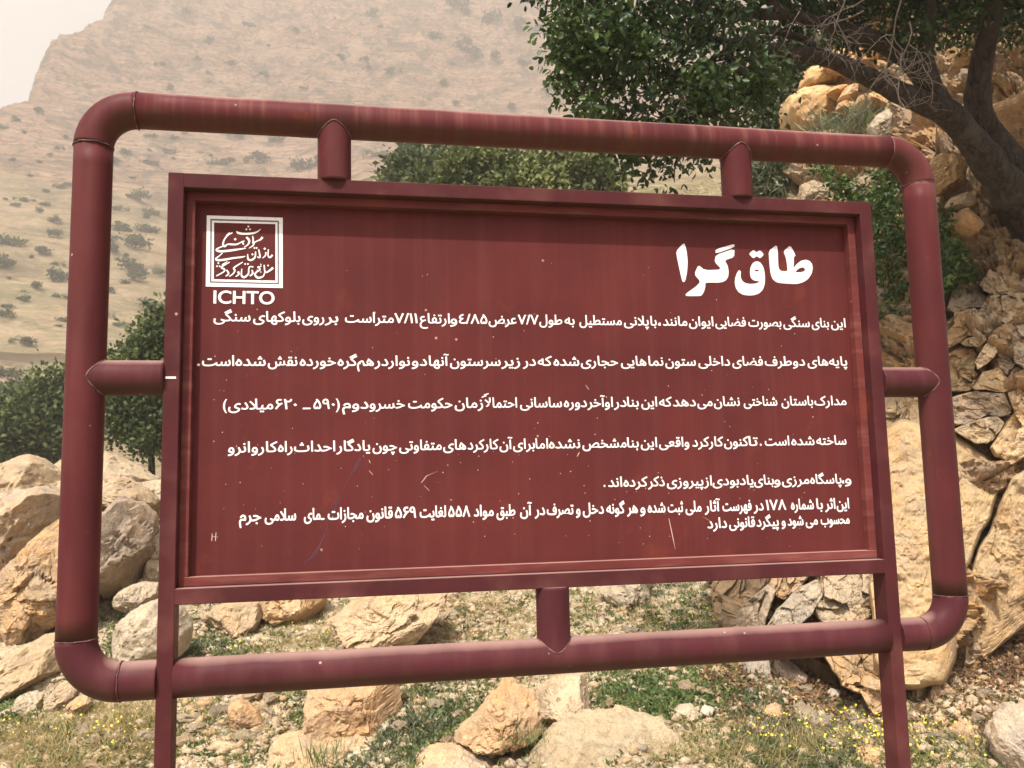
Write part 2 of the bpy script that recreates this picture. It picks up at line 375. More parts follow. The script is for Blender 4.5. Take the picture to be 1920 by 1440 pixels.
# near ground
xs = np.linspace(-9, 8, 430); ys = np.linspace(-6, 12.5, 400); X, Y = np.meshgrid(xs, ys)
Z = H(X, Y); edge = ss(10.8, 12.5, Y)
P = np.stack([X, Y, X*0], -1); Z = Z+.018*fbm(P*9, 3, 3)+.012*fbm(P*24, 2, 4)-edge*.4-.5*ss(7.2, 9, np.abs(X+.5))
o = link('near_ground', mesh('near_ground', np.stack([X, Y, Z], -1).reshape(-1, 3), grid_faces(*X.shape), M['soil'], True)); tag(o, kind='structure')
# hillside and mountain
naz, nr_ = 660, 470
azs = np.linspace(math.radians(-42), math.radians(38), naz); rs = np.geomspace(9.5, 820, nr_)
R_, A_ = np.meshgrid(rs, azs, indexing='ij'); X = R_*np.sin(A_); Y = R_*np.cos(A_); Z = H(X, Y)
Z = Z-.15*(1-ss(11, 14, R_))
e_ = (Z-1.6)/R_
tone = ss(.30, .46, e_+.06*fbm(np.stack([X, Y, Z], -1)*.01, 3, 77)-.05*ss(0, .3, -A_)*0)*ss(60, 160, R_)
tone = np.maximum(tone, .9*np.exp(-((R_-108)/7)**2)*(A_ < -.2))
o = link('mountain', mesh('mountain', np.stack([X, Y, Z], -1).reshape(-1, 3), grid_faces(nr_, naz)[:, ::-1].copy(), M['hill'], True, tone.ravel())); tag(o, kind='structure')
# a pale dirt road cut across the hillside
a = np.linspace(-.62, -.16, 160); rr = np.array([120.2, 124.8]); A2, R2 = np.meshgrid(a, rr); X = R2*np.sin(A2); Y = R2*np.cos(A2)
Zr = np.max(H(X, Y), axis=0)[None, :]*np.ones((2, 1))+.25
rv = np.stack([X, Y, Zr], -1).reshape(-1, 3); rv2 = rv.copy(); rv2[:, 2] -= 2.5
fr = grid_faces(2, 160); side = np.stack([np.arange(159), np.arange(1, 160), np.arange(1, 160)+320, np.arange(159)+320], -1)
o = link('dirt_road', mesh('dirt_road', np.concatenate([rv, rv2]), np.concatenate([fr, side]), M['road'])); tag(o, kind='structure')

# ------------------------------------------------------------------ the sign
YAW = math.radians(10.77); W_, H_ = 1.9, 1.0398
sign_org = None
_sx = np.array([math.cos(YAW), math.sin(YAW), 0]); _sy = np.array([-math.sin(YAW), math.cos(YAW), 0]); _sz = np.array([0, 0, 1.])
_camS = np.array([.4342, -2.159, .2628])
sign_org = CAM-(_sx*_camS[0]+_sy*_camS[1]+_sz*_camS[2])
def s2w(p): p = np.asarray(p, float); return sign_org+p[..., 0:1]*_sx+p[..., 1:2]*_sy+p[..., 2:3]*_sz
def onsign(px, py, v=0.0):                        # point of the sign plane y=v seen at a photograph pixel
    R = ray(px, py); rs_ = np.stack([R@_sx, R@_sy, R@_sz], -1); t = (v-_camS[1])/rs_[..., 1]
    q = _camS+rs_*t[..., None]; return q[..., 0], q[..., 2]
sign = empty('information_sign', sign_org+_sz*(H(sign_org[0]+.9, sign_org[1])-sign_org[2])); sign.rotation_euler = (0, 0, YAW)
SB = float(sign_org[2]-sign.location[2])          # height of the frame's lower edge above the empty
tag(sign, 'maroon tubular steel sign with white Persian lettering standing on two posts', 'sign')
def sp(name, VF, mat, smooth=False, parent=None, dz=True):
    V, Fc = VF; V = np.asarray(V, float).copy(); 
    if dz: V[:, 2] += SB
    me = mesh(name, V, Fc, mat, smooth)
    if smooth:
        me.polygons.foreach_set('use_smooth', np.array([len(f.vertices) <= 4 for f in me.polygons]))
    return link(name, me, parent or sign)
RB, DP = .037, .060                               # rail face width, depth
PV = .055                                         # the panel's recess
g0 = -SB-.25
sp('post', box(0, RB, 0, DP, g0, H_, .002), M['rail'])
sp('post', box(W_-RB, W_, 0, DP, g0, H_, .002), M['rail'])
sp('frame_rail', box(RB-.001, W_-RB+.001, .0004, DP-.001, H_-RB, H_-.0004, .002), M['rail'])
sp('frame_rail', box(RB-.001, W_-RB+.001, .0004, DP-.001, 0, RB, .002), M['rail'])
TG, TW, TV = .0008, .022, .028                     # gap, trim width and recess
for x0, x1 in ((RB+TG, RB+TG+TW), (W_-RB-TG-TW, W_-RB-TG)):
    sp('trim_strip', box(x0, x1, TV+.0012, PV-.001, RB+.001, H_-RB-TG, .0015), M['trim'])
sp('trim_strip', box(RB+.002, W_-RB-.002, TV, PV, H_-RB-TG-TW, H_-RB-TG, .0015), M['trim'])
sp('trim_strip', box(RB+.002, W_-RB-.002, TV, PV, RB+.001, RB+.001+TW, .0015), M['trim'])
panel = sp('sign_panel', box(RB+.001, W_-RB-.001, PV, PV+.003, RB+.001, H_-RB-.001), M['panel'])

# pipes: centre lines measured in the plane of the posts' middle
PR, PC, ER = .0445, .030, .10
def cz(pts): 
    x, z = onsign([p[0] for p in pts], [p[1] for p in pts], PC); return x, z
(xl1, xl2), _ = cz([(172, 300), (148, 1150)]); XL = (xl1+xl2)/2
(xr1, xr2), _ = cz([(1725, 400), (1777, 1050)]); XR = (xr1+xr2)/2
_, zt = cz([(300, 211), (1500, 275)]); ZT = zt.mean()
_, zb = cz([(360, 1281), (1600, 1186)]); ZB = zb.mean()
print('pipes', XL, xl1, xl2, XR, xr1, xr2, ZT, zt, ZB, zb)
SR = .0425
def straight(p, q, mat, n=40, R=PR):
    p = np.array(p, float); q = np.array(q, float); k_ = 24
    P = p+(q-p)*np.linspace(0, 1, k_)[:, None]
    d = (q-p)/np.linalg.norm(q-p); off = .0012*fbm(P*3, 2, 8)[:, None]*np.array([0, 1., 0])
    return tube(P+off, R, n)
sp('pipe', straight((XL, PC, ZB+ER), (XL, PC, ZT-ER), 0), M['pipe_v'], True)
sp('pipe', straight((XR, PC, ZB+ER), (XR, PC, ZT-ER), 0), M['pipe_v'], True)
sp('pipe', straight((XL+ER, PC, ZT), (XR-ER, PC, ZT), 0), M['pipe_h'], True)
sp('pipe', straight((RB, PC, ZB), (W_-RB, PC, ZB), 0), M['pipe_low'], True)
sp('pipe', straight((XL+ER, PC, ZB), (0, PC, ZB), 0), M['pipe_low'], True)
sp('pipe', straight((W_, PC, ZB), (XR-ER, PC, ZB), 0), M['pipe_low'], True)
for cx, cz_, a0 in ((XL+ER, ZT-ER, 90), (XR-ER, ZT-ER, 0), (XL+ER, ZB+ER, 180), (XR-ER, ZB+ER, 270)):
    a = np.radians(a0+np.linspace(0, 90, 18)); 
    P = np.stack([cx+ER*np.cos(a), a*0+PC, cz_+ER*np.sin(a)], -1)
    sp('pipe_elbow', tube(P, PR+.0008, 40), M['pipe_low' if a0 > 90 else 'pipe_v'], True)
def ring(c, axis, r=PR+.0012, w_=.0012):
    a = np.linspace(0, 2*math.pi, 61)[:-1]; rr = r+.0008*np.random.default_rng(3).normal(size=60)
    if axis == 'z': P = np.stack([c[0]+rr*np.cos(a), c[1]+rr*np.sin(a), c[2]+a*0+.0006*np.sin(a*9)], -1)
    else: P = np.stack([c[0]+a*0+.0006*np.sin(a*9), c[1]+rr*np.cos(a), c[2]+rr*np.sin(a)], -1)
    P = np.concatenate([P, P[:1]]); return tube(P, w_*(.7+.5*np.abs(np.sin(np.arange(61)*1.7))), 8)
for c_, ax in (((XL, PC, ZT-ER), 'z'), ((XR, PC, ZT-ER), 'z'), ((XL, PC, ZB+ER), 'z'), ((XR, PC, ZB+ER), 'z'),
               ((XL+ER, PC, ZT), 'x'), ((XR-ER, PC, ZT), 'x'), ((XL+ER, PC, ZB), 'x')):
    sp('weld_seam', ring(c_, ax), M['weld'], True)
(xs1,), _ = cz([(627, 285)]); (xs2,), _ = cz([(1381, 335)]); _, (zl,) = cz([(240, 709)]); _, (zr_,) = cz([(1690, 717)]); (xb,), _ = cz([(1037, 1160)])
def saddle(c, dirn):                               # weld where two equal pipes meet
    t = np.linspace(-math.pi/2, math.pi/2, 30); rr = SR+.0006
    a = rr*np.sin(t); b = rr*np.cos(t); h = np.sqrt((PR+.0006)**2-b*b)
    if dirn == 'z-': P = np.stack([c[0]+a, c[1]-b, c[2]-h], -1)
    if dirn == 'z+': P = np.stack([c[0]+a, c[1]-b, c[2]+h], -1)
    if dirn == 'x+': P = np.stack([c[0]+h, c[1]-b, c[2]+a], -1)
    if dirn == 'x-': P = np.stack([c[0]-h, c[1]-b, c[2]+a], -1)
    return tube(P, .0018, 8)
for x in (xs1, xs2):
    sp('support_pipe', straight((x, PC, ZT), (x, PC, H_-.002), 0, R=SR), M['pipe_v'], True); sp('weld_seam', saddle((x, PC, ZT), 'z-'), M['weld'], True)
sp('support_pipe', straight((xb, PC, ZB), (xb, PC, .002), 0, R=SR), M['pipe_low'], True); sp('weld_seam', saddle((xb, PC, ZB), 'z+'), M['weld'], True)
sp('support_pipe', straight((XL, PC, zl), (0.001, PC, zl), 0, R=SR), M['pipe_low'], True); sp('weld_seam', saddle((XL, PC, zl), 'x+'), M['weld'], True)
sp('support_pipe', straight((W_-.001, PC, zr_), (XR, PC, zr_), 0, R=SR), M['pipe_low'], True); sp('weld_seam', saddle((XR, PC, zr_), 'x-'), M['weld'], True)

# ---- lettering
FORMS = {'ا': (0xFE8D, 2), 'آ': (0xFE81, 2), 'ب': (0xFE8F, 4), 'پ': (0xFB56, 4), 'ت': (0xFE95, 4), 'ث': (0xFE99, 4), 'ج': (0xFE9D, 4), 'چ': (0xFB7A, 4),
         'ح': (0xFEA1, 4), 'خ': (0xFEA5, 4), 'د': (0xFEA9, 2), 'ذ': (0xFEAB, 2), 'ر': (0xFEAD, 2), 'ز': (0xFEAF, 2), 'س': (0xFEB1, 4), 'ش': (0xFEB5, 4),
         'ص': (0xFEB9, 4), 'ض': (0xFEBD, 4), 'ط': (0xFEC1, 4), 'ظ': (0xFEC5, 4), 'ع': (0xFEC9, 4), 'غ': (0xFECD, 4), 'ف': (0xFED1, 4), 'ق': (0xFED5, 4),
         'ک': (0xFB8E, 4), 'گ': (0xFB92, 4), 'ل': (0xFEDD, 4), 'م': (0xFEE1, 4), 'ن': (0xFEE5, 4), 'و': (0xFEED, 2), 'ه': (0xFEE9, 4), 'ی': (0xFBFC, 4), 'ﻻ': (0xFEFB, 2)}
def shape_word(s):
    s = s.replace('لا', 'ﻻ'); out = []
    for i, ch in enumerate(s):
        if ch not in FORMS: out.append(ch); continue
        base, n = FORMS[ch]
        prv = i > 0 and s[i-1] in FORMS and FORMS[s[i-1]][1] == 4
        nx = n == 4 and i+1 < len(s) and s[i+1] in FORMS
        out.append(chr(base+(3 if prv and nx else 2 if nx else 1 if prv else 0)))
    if any(c_ in FORMS for c_ in s): out = out[::-1]
    return ''.join(out)
_glyph = {}
def contours(s, res=5):
    """outlines of a piece of text as closed polygons (Bezier splines sampled)"""
    cu = bpy.data.curves.new('w', 'FONT'); cu.body = s; ob = bpy.data.objects.new('w', cu); C.objects.link(ob); bpy.context.view_layer.update()
    cc = ob.to_curve(bpy.context.evaluated_depsgraph_get()); out = []
    for sp_ in cc.splines:
        b = sp_.bezier_points; P = []
        for i in range(len(b)):
            p0, p1, p2, p3 = [np.array(v[:2]) for v in (b[i].co, b[i].handle_right, b[(i+1) % len(b)].handle_left, b[(i+1) % len(b)].co)]
            st_ = abs((p1-p0)[0]*(p3-p0)[1]-(p1-p0)[1]*(p3-p0)[0])+abs((p2-p0)[0]*(p3-p0)[1]-(p2-p0)[1]*(p3-p0)[0]) < 1e-7
            for t in (np.arange(res)/res if not st_ else [0.]):
                q = (1-t)**3*p0+3*(1-t)**2*t*p1+3*(1-t)*t*t*p2+t**3*p3
                if not P or np.linalg.norm(q-P[-1]) > 1e-4: P.append(q)
        if len(P) > 2 and np.linalg.norm(P[0]-P[-1]) < 1e-4: P.pop()
        if len(P) > 2: out.append(np.array(P))
    ob.to_curve_clear(); C.objects.unlink(ob); bpy.data.objects.remove(ob); bpy.data.curves.remove(cu); return out
def area(p): return .5*(p[:, 0]*np.roll(p[:, 1], -1)-np.roll(p[:, 0], -1)*p[:, 1]).sum()
def inside(q, p):
    a, b = p, np.roll(p, -1, 0); c_ = ((a[:, 1] > q[1]) != (b[:, 1] > q[1])); 
    with np.errstate(divide='ignore', invalid='ignore'): x = (b[:, 0]-a[:, 0])*(q[1]-a[:, 1])/(b[:, 1]-a[:, 1])+a[:, 0]
    return (c_ & (q[0] < x)).sum() % 2 == 1
def word_mesh(s):
    """filled lettering; the bundled font draws a letter as overlapping strokes, so every outline is filled on its own layer"""
    from mathutils.geometry import tessellate_polygon
    if s in _glyph: return _glyph[s]
    cs = contours(s); ar = [area(c_) for c_ in cs]; n_ = len(cs); holes = {}; lone = []
    for j in range(n_):
        opp = [i for i in range(n_) if ar[i]*ar[j] < 0 and abs(ar[i]) > abs(ar[j])]; mid = cs[j].mean(0)
        best = [i for i in opp if all(inside(q, cs[i]) for q in cs[j][::2])]
        if best: lone.append((j, min(best, key=lambda i: abs(ar[i])), 1)); continue
        near = [i for i in opp if inside(mid, cs[i])]
        if near:
            i = min(near, key=lambda i: abs(ar[i])); f = 1.0
            while f > .3 and not all(inside(mid+(q-mid)*f, cs[i]) for q in cs[j]): f *= .93
            if f > .3: lone.append((j, i, f)); cs[j] = mid+(cs[j]-mid)*f*.97; continue
            lone.append((j, -1, 0)); continue
        holes[j] = []
    for j, i, f in lone:
        if i in holes: holes[i].append(j)
    outer = list(holes)
    V = []; Fc = []; lay = []; o_ = 0
    for k_, i in enumerate(outer):
        loops = [cs[i]]+[cs[j] for j in holes[i]]; P = np.concatenate(loops); V.append(P); lay += [k_]*len(P)
        Fc += [[a+o_ for a in t] for t in tessellate_polygon([[Vector((q[0], q[1], 0)) for q in l] for l in loops])]; o_ += len(P)
    V = np.concatenate(V); V = np.concatenate([V, np.zeros((len(V), 1))], 1); _glyph[s] = (V, Fc, np.array(lay)); return _glyph[s]
ALEF = np.ptp(word_mesh('\uFE8D')[0][:, 1])
def text_line(words, bl, alef, off=.03):
    """words: (text, left px, right px); bl: baseline (x0,y0,x1,y1) in px; alef: height of an alef in metres"""
    parts = []; layer = 0
    for s, xa, xb_ in words:
        V, Fc, lay = word_mesh(shape_word(s))
        ya = bl[1]+(bl[3]-bl[1])*(xa-bl[0])/(bl[2]-bl[0]); yb = bl[1]+(bl[3]-bl[1])*(xb_-bl[0])/(bl[2]-bl[0])
        (u0, u1), (z0, z1) = onsign([xa, xb_], [ya, yb], PV); mn, mx_ = V[:, 0].min(), V[:, 0].max()
        u0 += off*alef/ALEF*.6; u1 -= off*alef/ALEF*.6; t = (V[:, 0]-mn)/(mx_-mn); q = np.zeros_like(V)
        q[:, 0] = u0+(u1-u0)*t; q[:, 2] = z0+(z1-z0)*t+V[:, 1]*alef/ALEF
        q[:, 1] = PV-.0005-.00001*(lay % 7)
        if s == '.': q[:, 2] = z0+(V[:, 1]-V[:, 1].min())*alef/ALEF*1.15
        bold = off*alef/ALEF*.64                  # thicken the strokes by stacking shifted copies
        for kk in range(9):
            a_ = kk*math.pi/4; r_ = 0 if kk == 8 else bold
            parts.append((q+np.array([r_*math.cos(a_), -.00009*kk, r_*math.sin(a_)*.8]), Fc))
    return join(parts)
def Zm(d, ox, oy, s, lst): return [(w_, ox+a_*s, ox+b_*s) for w_, a_, b_ in lst]
z1 = lambda l: Zm(0, 360, 380, .32292, l); z2 = lambda l: Zm(0, 980, 380, .354167, l); z3 = lambda l: Zm(0, 360, 780, .32292, l); z4 = lambda l: Zm(0, 980, 780, .354167, l)
LINES = [
 (z2([('این', 1632, 1710), ('بنای', 1530, 1622), ('سنگی', 1380, 1520), ('بصورت', 1195, 1370), ('فضایی', 1020, 1182), ('ایوان', 880, 1010), ('مانند', 742, 872), ('،', 716, 732),
      ('با', 676, 710), ('پلانی', 536, 668), ('مستطیل', 300, 525), ('به', 222, 275), ('طول', 88, 210)])+[('۷/۷', 971, 1010)] +
  z1([('عرض', 1722, 1885), ('٤/۸۵', 1550, 1715), ('و', 1498, 1540), ('ارتفاع', 1322, 1497), ('۷/۱۱', 1175, 1310), ('متر', 1062, 1172), ('است', 888, 1062), ('بر', 770, 850), ('روی', 640, 768),
      ('بلوکهای', 355, 630), ('سنگی', 125, 340)]), (400, 602, 1586, 614), .0262, .030),
 (z2([('پایه', 1622, 1718), ('های', 1508, 1618), ('دو', 1430, 1495), ('طرف', 1282, 1425), ('فضای', 1110, 1272), ('داخلی', 930, 1098), ('ستون', 755, 917), ('نما', 666, 745), ('هایی', 520, 655),
      ('حجاری', 308, 505), ('شده', 163, 300), ('که', 80, 155), ('در', 0, 70)])+z1([('زیر', 1795, 1905), ('سر', 1690, 1792), ('ستون', 1498, 1690), ('آنها', 1375, 1492), ('دو', 1275, 1365),
      ('نوار', 1138, 1265), ('در', 1058, 1140), ('هم', 958, 1056), ('گره', 845, 960), ('خورده', 625, 835), ('نقش', 440, 612), ('شده', 252, 428), ('است', 58, 245), ('.', 30, 46)]), (370, 686, 1588, 685.5), .0262, .030),
 (z2([('مدارک', 1545, 1714), ('باستان', 1370, 1538), ('شناختی', 1170, 1348), ('نشان', 1012, 1150), ('می', 925, 1005), ('دهد', 795, 917), ('که', 722, 790), ('این', 628, 712), ('بنا', 553, 615),
      ('در', 482, 550), ('اوآخر', 342, 478), ('دوره', 218, 340), ('ساسانی', -14, 208)])+z1([('احتمالا', 1700, 1888), ('زمان', 1525, 1690), ('حکومت', 1255, 1512), ('خسرو', 1030, 1236), ('دوم', 872, 1025),
      (')', 835, 858), ('۵۹۰', 705, 830), ('ـ', 642, 690), ('۶۲۰', 482, 610), ('میلادی', 210, 472), ('(', 180, 203)]), (420, 768, 1588, 759.5), .0262, .030),
 (z4([('ساخته', 1555, 1714), ('شده', 1422, 1545), ('است', 1282, 1412), ('.', 1255, 1265), ('تا', 1196, 1245), ('کنون', 1066, 1195), ('کارکرد', 898, 1062), ('واقعی', 722, 882), ('این', 625, 712),
      ('بنا', 553, 615), ('مشخص', 316, 550), ('نشده', 138, 305), ('اما', 68, 135)])+[('برای', 962, 1003)]+z3([('آن', 1785, 1862), ('کارکرد', 1600, 1780), ('های', 1458, 1592), ('متفاوتی', 1203, 1450),
      ('چون', 1048, 1190), ('یادگار', 838, 1035), ('احداث', 592, 832), ('راه', 498, 584), ('کاروانرو', 208, 496)]), (430, 848.5, 1588, 833.5), .0262, .030),
 (z4([('و', 1705, 1740), ('،', 1690, 1702), ('پاسگاه', 1522, 1688), ('مرزی', 1372, 1518), ('و', 1330, 1364), ('بنای', 1225, 1330), ('یادبودی', 1005, 1222), ('از', 960, 1002), ('پیروزی', 763, 957),
      ('ذکر', 663, 752), ('کرده', 533, 662), ('اند', 452, 527), ('.', 428, 438)]), (1130, 913, 1595, 906), .0262, .030),
 (z4([('این', 1662, 1729), ('اثر', 1600, 1656), ('با', 1555, 1590), ('شماره', 1420, 1542), ('۱۷۸', 1288, 1396), ('در', 1222, 1276), ('فهرست', 1058, 1212), ('آثار', 963, 1046), ('ملی', 862, 947),
      ('ثبت', 768, 850), ('شده', 662, 756), ('و', 622, 650), ('هر', 552, 610), ('گونه', 443, 541), ('دخل', 318, 430), ('و', 282, 306), ('تصرف', 128, 270), ('در', 63, 119), ('آن', -14, 50)]) +
  z3([('طبق', 1768, 1878), ('مواد', 1636, 1752), ('۵۵۸', 1488, 1616), ('لغایت', 1322, 1476), ('۵۶۹', 1178, 1302), ('قانون', 1013, 1166), ('مجازات', 788, 996), ('ـمای', 650, 770), ('سلامی', 422, 605), ('جرم', 273, 402)]),
  (450, 977.5, 1593, 953), .0285, .036),
 (z4([('محسوب', 1578, 1731), ('می', 1498, 1563), ('شود', 1403, 1487), ('و', 1370, 1392), ('پیگرد', 1238, 1356), ('قانونی', 1093, 1231), ('دارد', 978, 1082)]), (1326, 990.5, 1593, 981.5), .0275, .036)]
for words, bl, al, off in LINES:
    sp('text_line', text_line(words, bl, al, off), M['white'], parent=panel)
def poly_px(polys, ox, oy, s, y, mat, name, holes=()):
    """flat lettering traced as outlines; curves fill the holes"""
    cu = bpy.data.curves.new('o', 'CURVE'); cu.dimensions = '2D'; cu.fill_mode = 'FRONT'
    for pl in list(polys)+list(holes):
        u, z = onsign([ox+p[0]*s for p in pl], [oy+p[1]*s for p in pl], PV)
        sl_ = cu.splines.new('POLY'); sl_.points.add(len(pl)-1); sl_.use_cyclic_u = True
        for i_, (a_, b_) in enumerate(zip(u, z)): sl_.points[i_].co = (a_, b_, 0, 1)
    ob = bpy.data.objects.new('o', cu); C.objects.link(ob); bpy.context.view_layer.update()
    me = bpy.data.meshes.new_from_object(ob.evaluated_get(bpy.context.evaluated_depsgraph_get()))
    V = np.array([(v.co[0], y, v.co[1]) for v in me.vertices]); Fc = [list(p.vertices) for p in me.polygons]
    bpy.data.objects.remove(ob); bpy.data.curves.remove(cu); bpy.data.meshes.remove(me)
    return V, Fc
def smooth_poly(p, it=1):
    p = np.array(p, float)
    for _ in range(it):
        n_ = np.roll(p, -1, 0); q = np.empty((len(p)*2, 2)); q[0::2] = p*.82+n_*.18; q[1::2] = p*.18+n_*.82; p = q
    return p
T_POLY = [[(50,215),(155,100),(185,200),(200,330),(195,470),(170,590),(150,612),(130,600),(100,470),(70,330)],
 [(560,190),(800,118),(802,160),(558,245)],
 [(562,262),(802,180),(798,290),(675,330),(715,400),(728,480),(720,545),(690,590),(640,612),(600,617),(425,617),(428,660),(415,720),(390,770),(365,790),(190,790),(170,775),(190,750),(310,665),(365,605),(285,510),(338,390),(420,458),(640,450),(545,350)],
 [(860,455),(885,475),(880,520),(885,560),(905,600),(950,628),(1010,635),(1080,628),(1130,605),(1100,597),(1050,590),(1015,560),(1000,500),(1005,430),(1030,375),(1060,350),(1090,343),(1130,355),(1165,400),(1185,460),(1195,550),(1190,640),(1165,710),(1120,755),(1060,778),(990,783),(920,775),(860,745),(820,690),(805,620),(810,560),(835,490)],
 [(985,248),(1045,198),(1083,228),(1130,202),(1182,255),(1132,308),(1088,275),(1045,308)],
 [(1240,210),(1348,128),(1360,250),(1365,400),(1375,445),(1410,470),(1485,470),(1475,370),(1460,290),(1430,215),(1520,135),(1590,270),(1565,285),(1565,370),(1558,435),(1600,380),(1660,335),(1720,322),(1770,340),(1800,380),(1808,430),(1795,500),(1750,570),(1690,610),(1620,632),(1560,635),(1400,625),(1340,612),(1290,570),(1265,500),(1250,370)]]
T_HOLE = [[(1055,458),(1080,450),(1105,455),(1125,468),(1090,475),(1070,470)], [(1580,487),(1610,450),(1650,425),(1690,422),(1710,445),(1700,470),(1660,483)]]
sp('title_lettering', poly_px([smooth_poly(p) for p in T_POLY], 1260, 440, .145833, PV-.0008, None, 't', [smooth_poly(p) for p in T_HOLE]), M['white'], parent=panel)
# emblem
e = 1/9.6
def quad_ring(o4, i4, y): 
    V = []
    for q in (o4, i4):
        u, z = onsign([385+p[0]*e for p in q], [400+p[1]*e for p in q], PV); V += [(a_, y, b_) for a_, b_ in zip(u, z)]
    return np.array(V), [[i_, (i_+1) % 4, (i_+1) % 4+4, i_+4] for i_ in range(4)]
em = [quad_ring([(28,38),(1394,80),(1394,1345),(8,1318)], [(92,100),(1325,135),(1325,1280),(85,1250)], PV-.0009),
      quad_ring([(118,130),(1300,162),(1300,1255),(110,1225)], [(158,168),(1262,195),(1262,1212),(152,1188)], PV-.0009)]
sp('emblem_frame', join(em), M['white'], parent=panel)
sp('emblem_line', quad_ring([(96,104),(1321,139),(1321,1276),(89,1246)], [(114,126),(1304,158),(1304,1259),(106,1229)], PV-.0009), M['grey_line'], parent=panel)
STK = [[(560,325,25),(600,355,45),(700,370,40),(850,360,38),(940,330,28),(995,285,12)],
 [(1030,430,48),(990,475,35),(930,500,25),(880,530,30),(860,580,28),(785,630,14)], [(850,410,22),(862,480,30),(852,545,24)],
 [(490,350,20),(400,400,30),(340,480,30),(320,560,40),(350,595,40),(400,560,28),(470,560,38),(560,560,32),(650,520,24),(705,500,25)], [(440,345,14),(380,400,22)],
 [(740,430,40),(790,490,45),(770,560,30),(700,610,20)], [(660,500,25),(690,565,35)],
 [(330,590,28),(240,625,24),(200,660,38),(260,685,45),(400,677,45),(560,655,40),(730,630,20)],
 [(310,715,20),(250,770,25),(190,820,35),(230,845,45),(350,835,42),(500,808,38),(640,792,34),(720,775,14)],
 [(1210,750,38),(1165,795,35),(1130,760,25),(1135,650,25)], [(1090,700,28),(1082,760,30),(1030,810,16)], [(960,650,24),(985,790,34),(935,785,22)],
 [(905,690,24),(895,790,35),(830,842,40),(772,825,36),(762,735,20)],
 [(1220,980,50),(1160,1030,38),(1080,1062,30),(1060,930,28)], [(945,960,34),(985,1015,28),(920,1060,34),(895,1110,38),(950,1162,45),(1040,1135,30),(1066,1070,20)], [(1010,950,22),(940,985,20)],
 [(865,968,28),(800,962,24),(782,1010,28),(775,1090,34),(705,1152,42),(652,1118,36),(658,1000,20)], [(840,1020,26),(852,1085,38),(800,1132,26)],
 [(590,1050,48),(602,1100,34),(548,1142,20)], [(675,880,20),(520,980,34),(532,1030,32),(500,1090,26),(430,1140,18)], [(382,1020,26),(420,1085,34),(368,1135,24)],
 [(440,880,22),(292,970,34),(345,1010,32),(330,1055,28),(200,1130,26)], [(400,868,14),(300,930,22)]]
DOT = [(740,292,20),(805,292,20),(775,240,20),(540,470,26),(1070,640,24),(850,742,22),(885,627,20),(925,627,20),(1130,942,18),(1000,922,14),(718,915,20),(768,915,20),(212,955,20),(260,955,20),(235,900,20),(940,1030,14),(1000,1060,14)]
parts = []
for kk, st in enumerate(STK):
    p = np.array(st, float); t = np.linspace(0, len(p)-1, (len(p)-1)*6+1); i0 = np.clip(t.astype(int), 0, len(p)-2); f = (t-i0)[:, None]
    g = lambda j: p[np.clip(j, 0, len(p)-1)]
    q = .5*((2*g(i0))+(-g(i0-1)+g(i0+1))*f+(2*g(i0-1)-5*g(i0)+4*g(i0+1)-g(i0+2))*f*f+(-g(i0-1)+3*g(i0)-3*g(i0+1)+g(i0+2))*f**3)
    T = np.gradient(q[:, :2], axis=0); T /= np.linalg.norm(T, axis=1)[:, None]; N = np.stack([-T[:, 1], T[:, 0]], -1)
    A = q[:, :2]+N*q[:, 2:]*.43; B = q[:, :2]-N*q[:, 2:]*.43; Q = np.concatenate([A, B]); n_ = len(q)
    u, z = onsign(385+Q[:, 0]*e, 400+Q[:, 1]*e, PV)
    parts.append((np.stack([u, u*0+PV-.0007-.00004*kk, z], -1), [[i_, i_+1, n_+i_+1, n_+i_] for i_ in range(n_-1)]))
for x, y, r in DOT:
    Q = np.array([(x+r*math.cos(t), y+r*math.sin(t)) for t in np.arange(4)*math.pi/2]); u, z = onsign(385+Q[:, 0]*e, 400+Q[:, 1]*e, PV)
    parts.append((np.stack([u, u*0+PV-.0018, z], -1), [[0, 1, 2, 3]]))
# the small double stroke over the word in line three
for dx in (0, 4):
    u, z = onsign([903+dx, 912+dx, 912+dx, 903+dx], [744-dx, 741-dx, 743-dx, 746-dx], PV); parts.append((np.stack([u, u*0+PV-.0012, z], -1), [[0, 1, 2, 3]]))
sp('emblem_lettering', join(parts), M['white'], parent=panel)['kind'] = 'stuff'
V, Fc, lay = word_mesh('ICHTO'); (u0, u1), (za, zb_) = onsign([401, 514], [569, 569.5], PV); (_, ), (zt_, ) = onsign([458], [546], PV)
q = np.stack([u0+(u1-u0)*(V[:, 0]-V[:, 0].min())/np.ptp(V[:, 0]), V[:, 0]*0+PV-.0008-.00002*lay, za+(zt_-za)*(V[:, 1]-V[:, 1].min())/np.ptp(V[:, 1])], -1)
bold = [(q+np.array([.0011*math.cos(t), -.00008*k_, .0008*math.sin(t)]), Fc) for k_, t in enumerate(np.arange(8)*math.pi/4)]
sp('emblem_word', join(bold), M['white'], parent=panel)['kind'] = 'stuff'
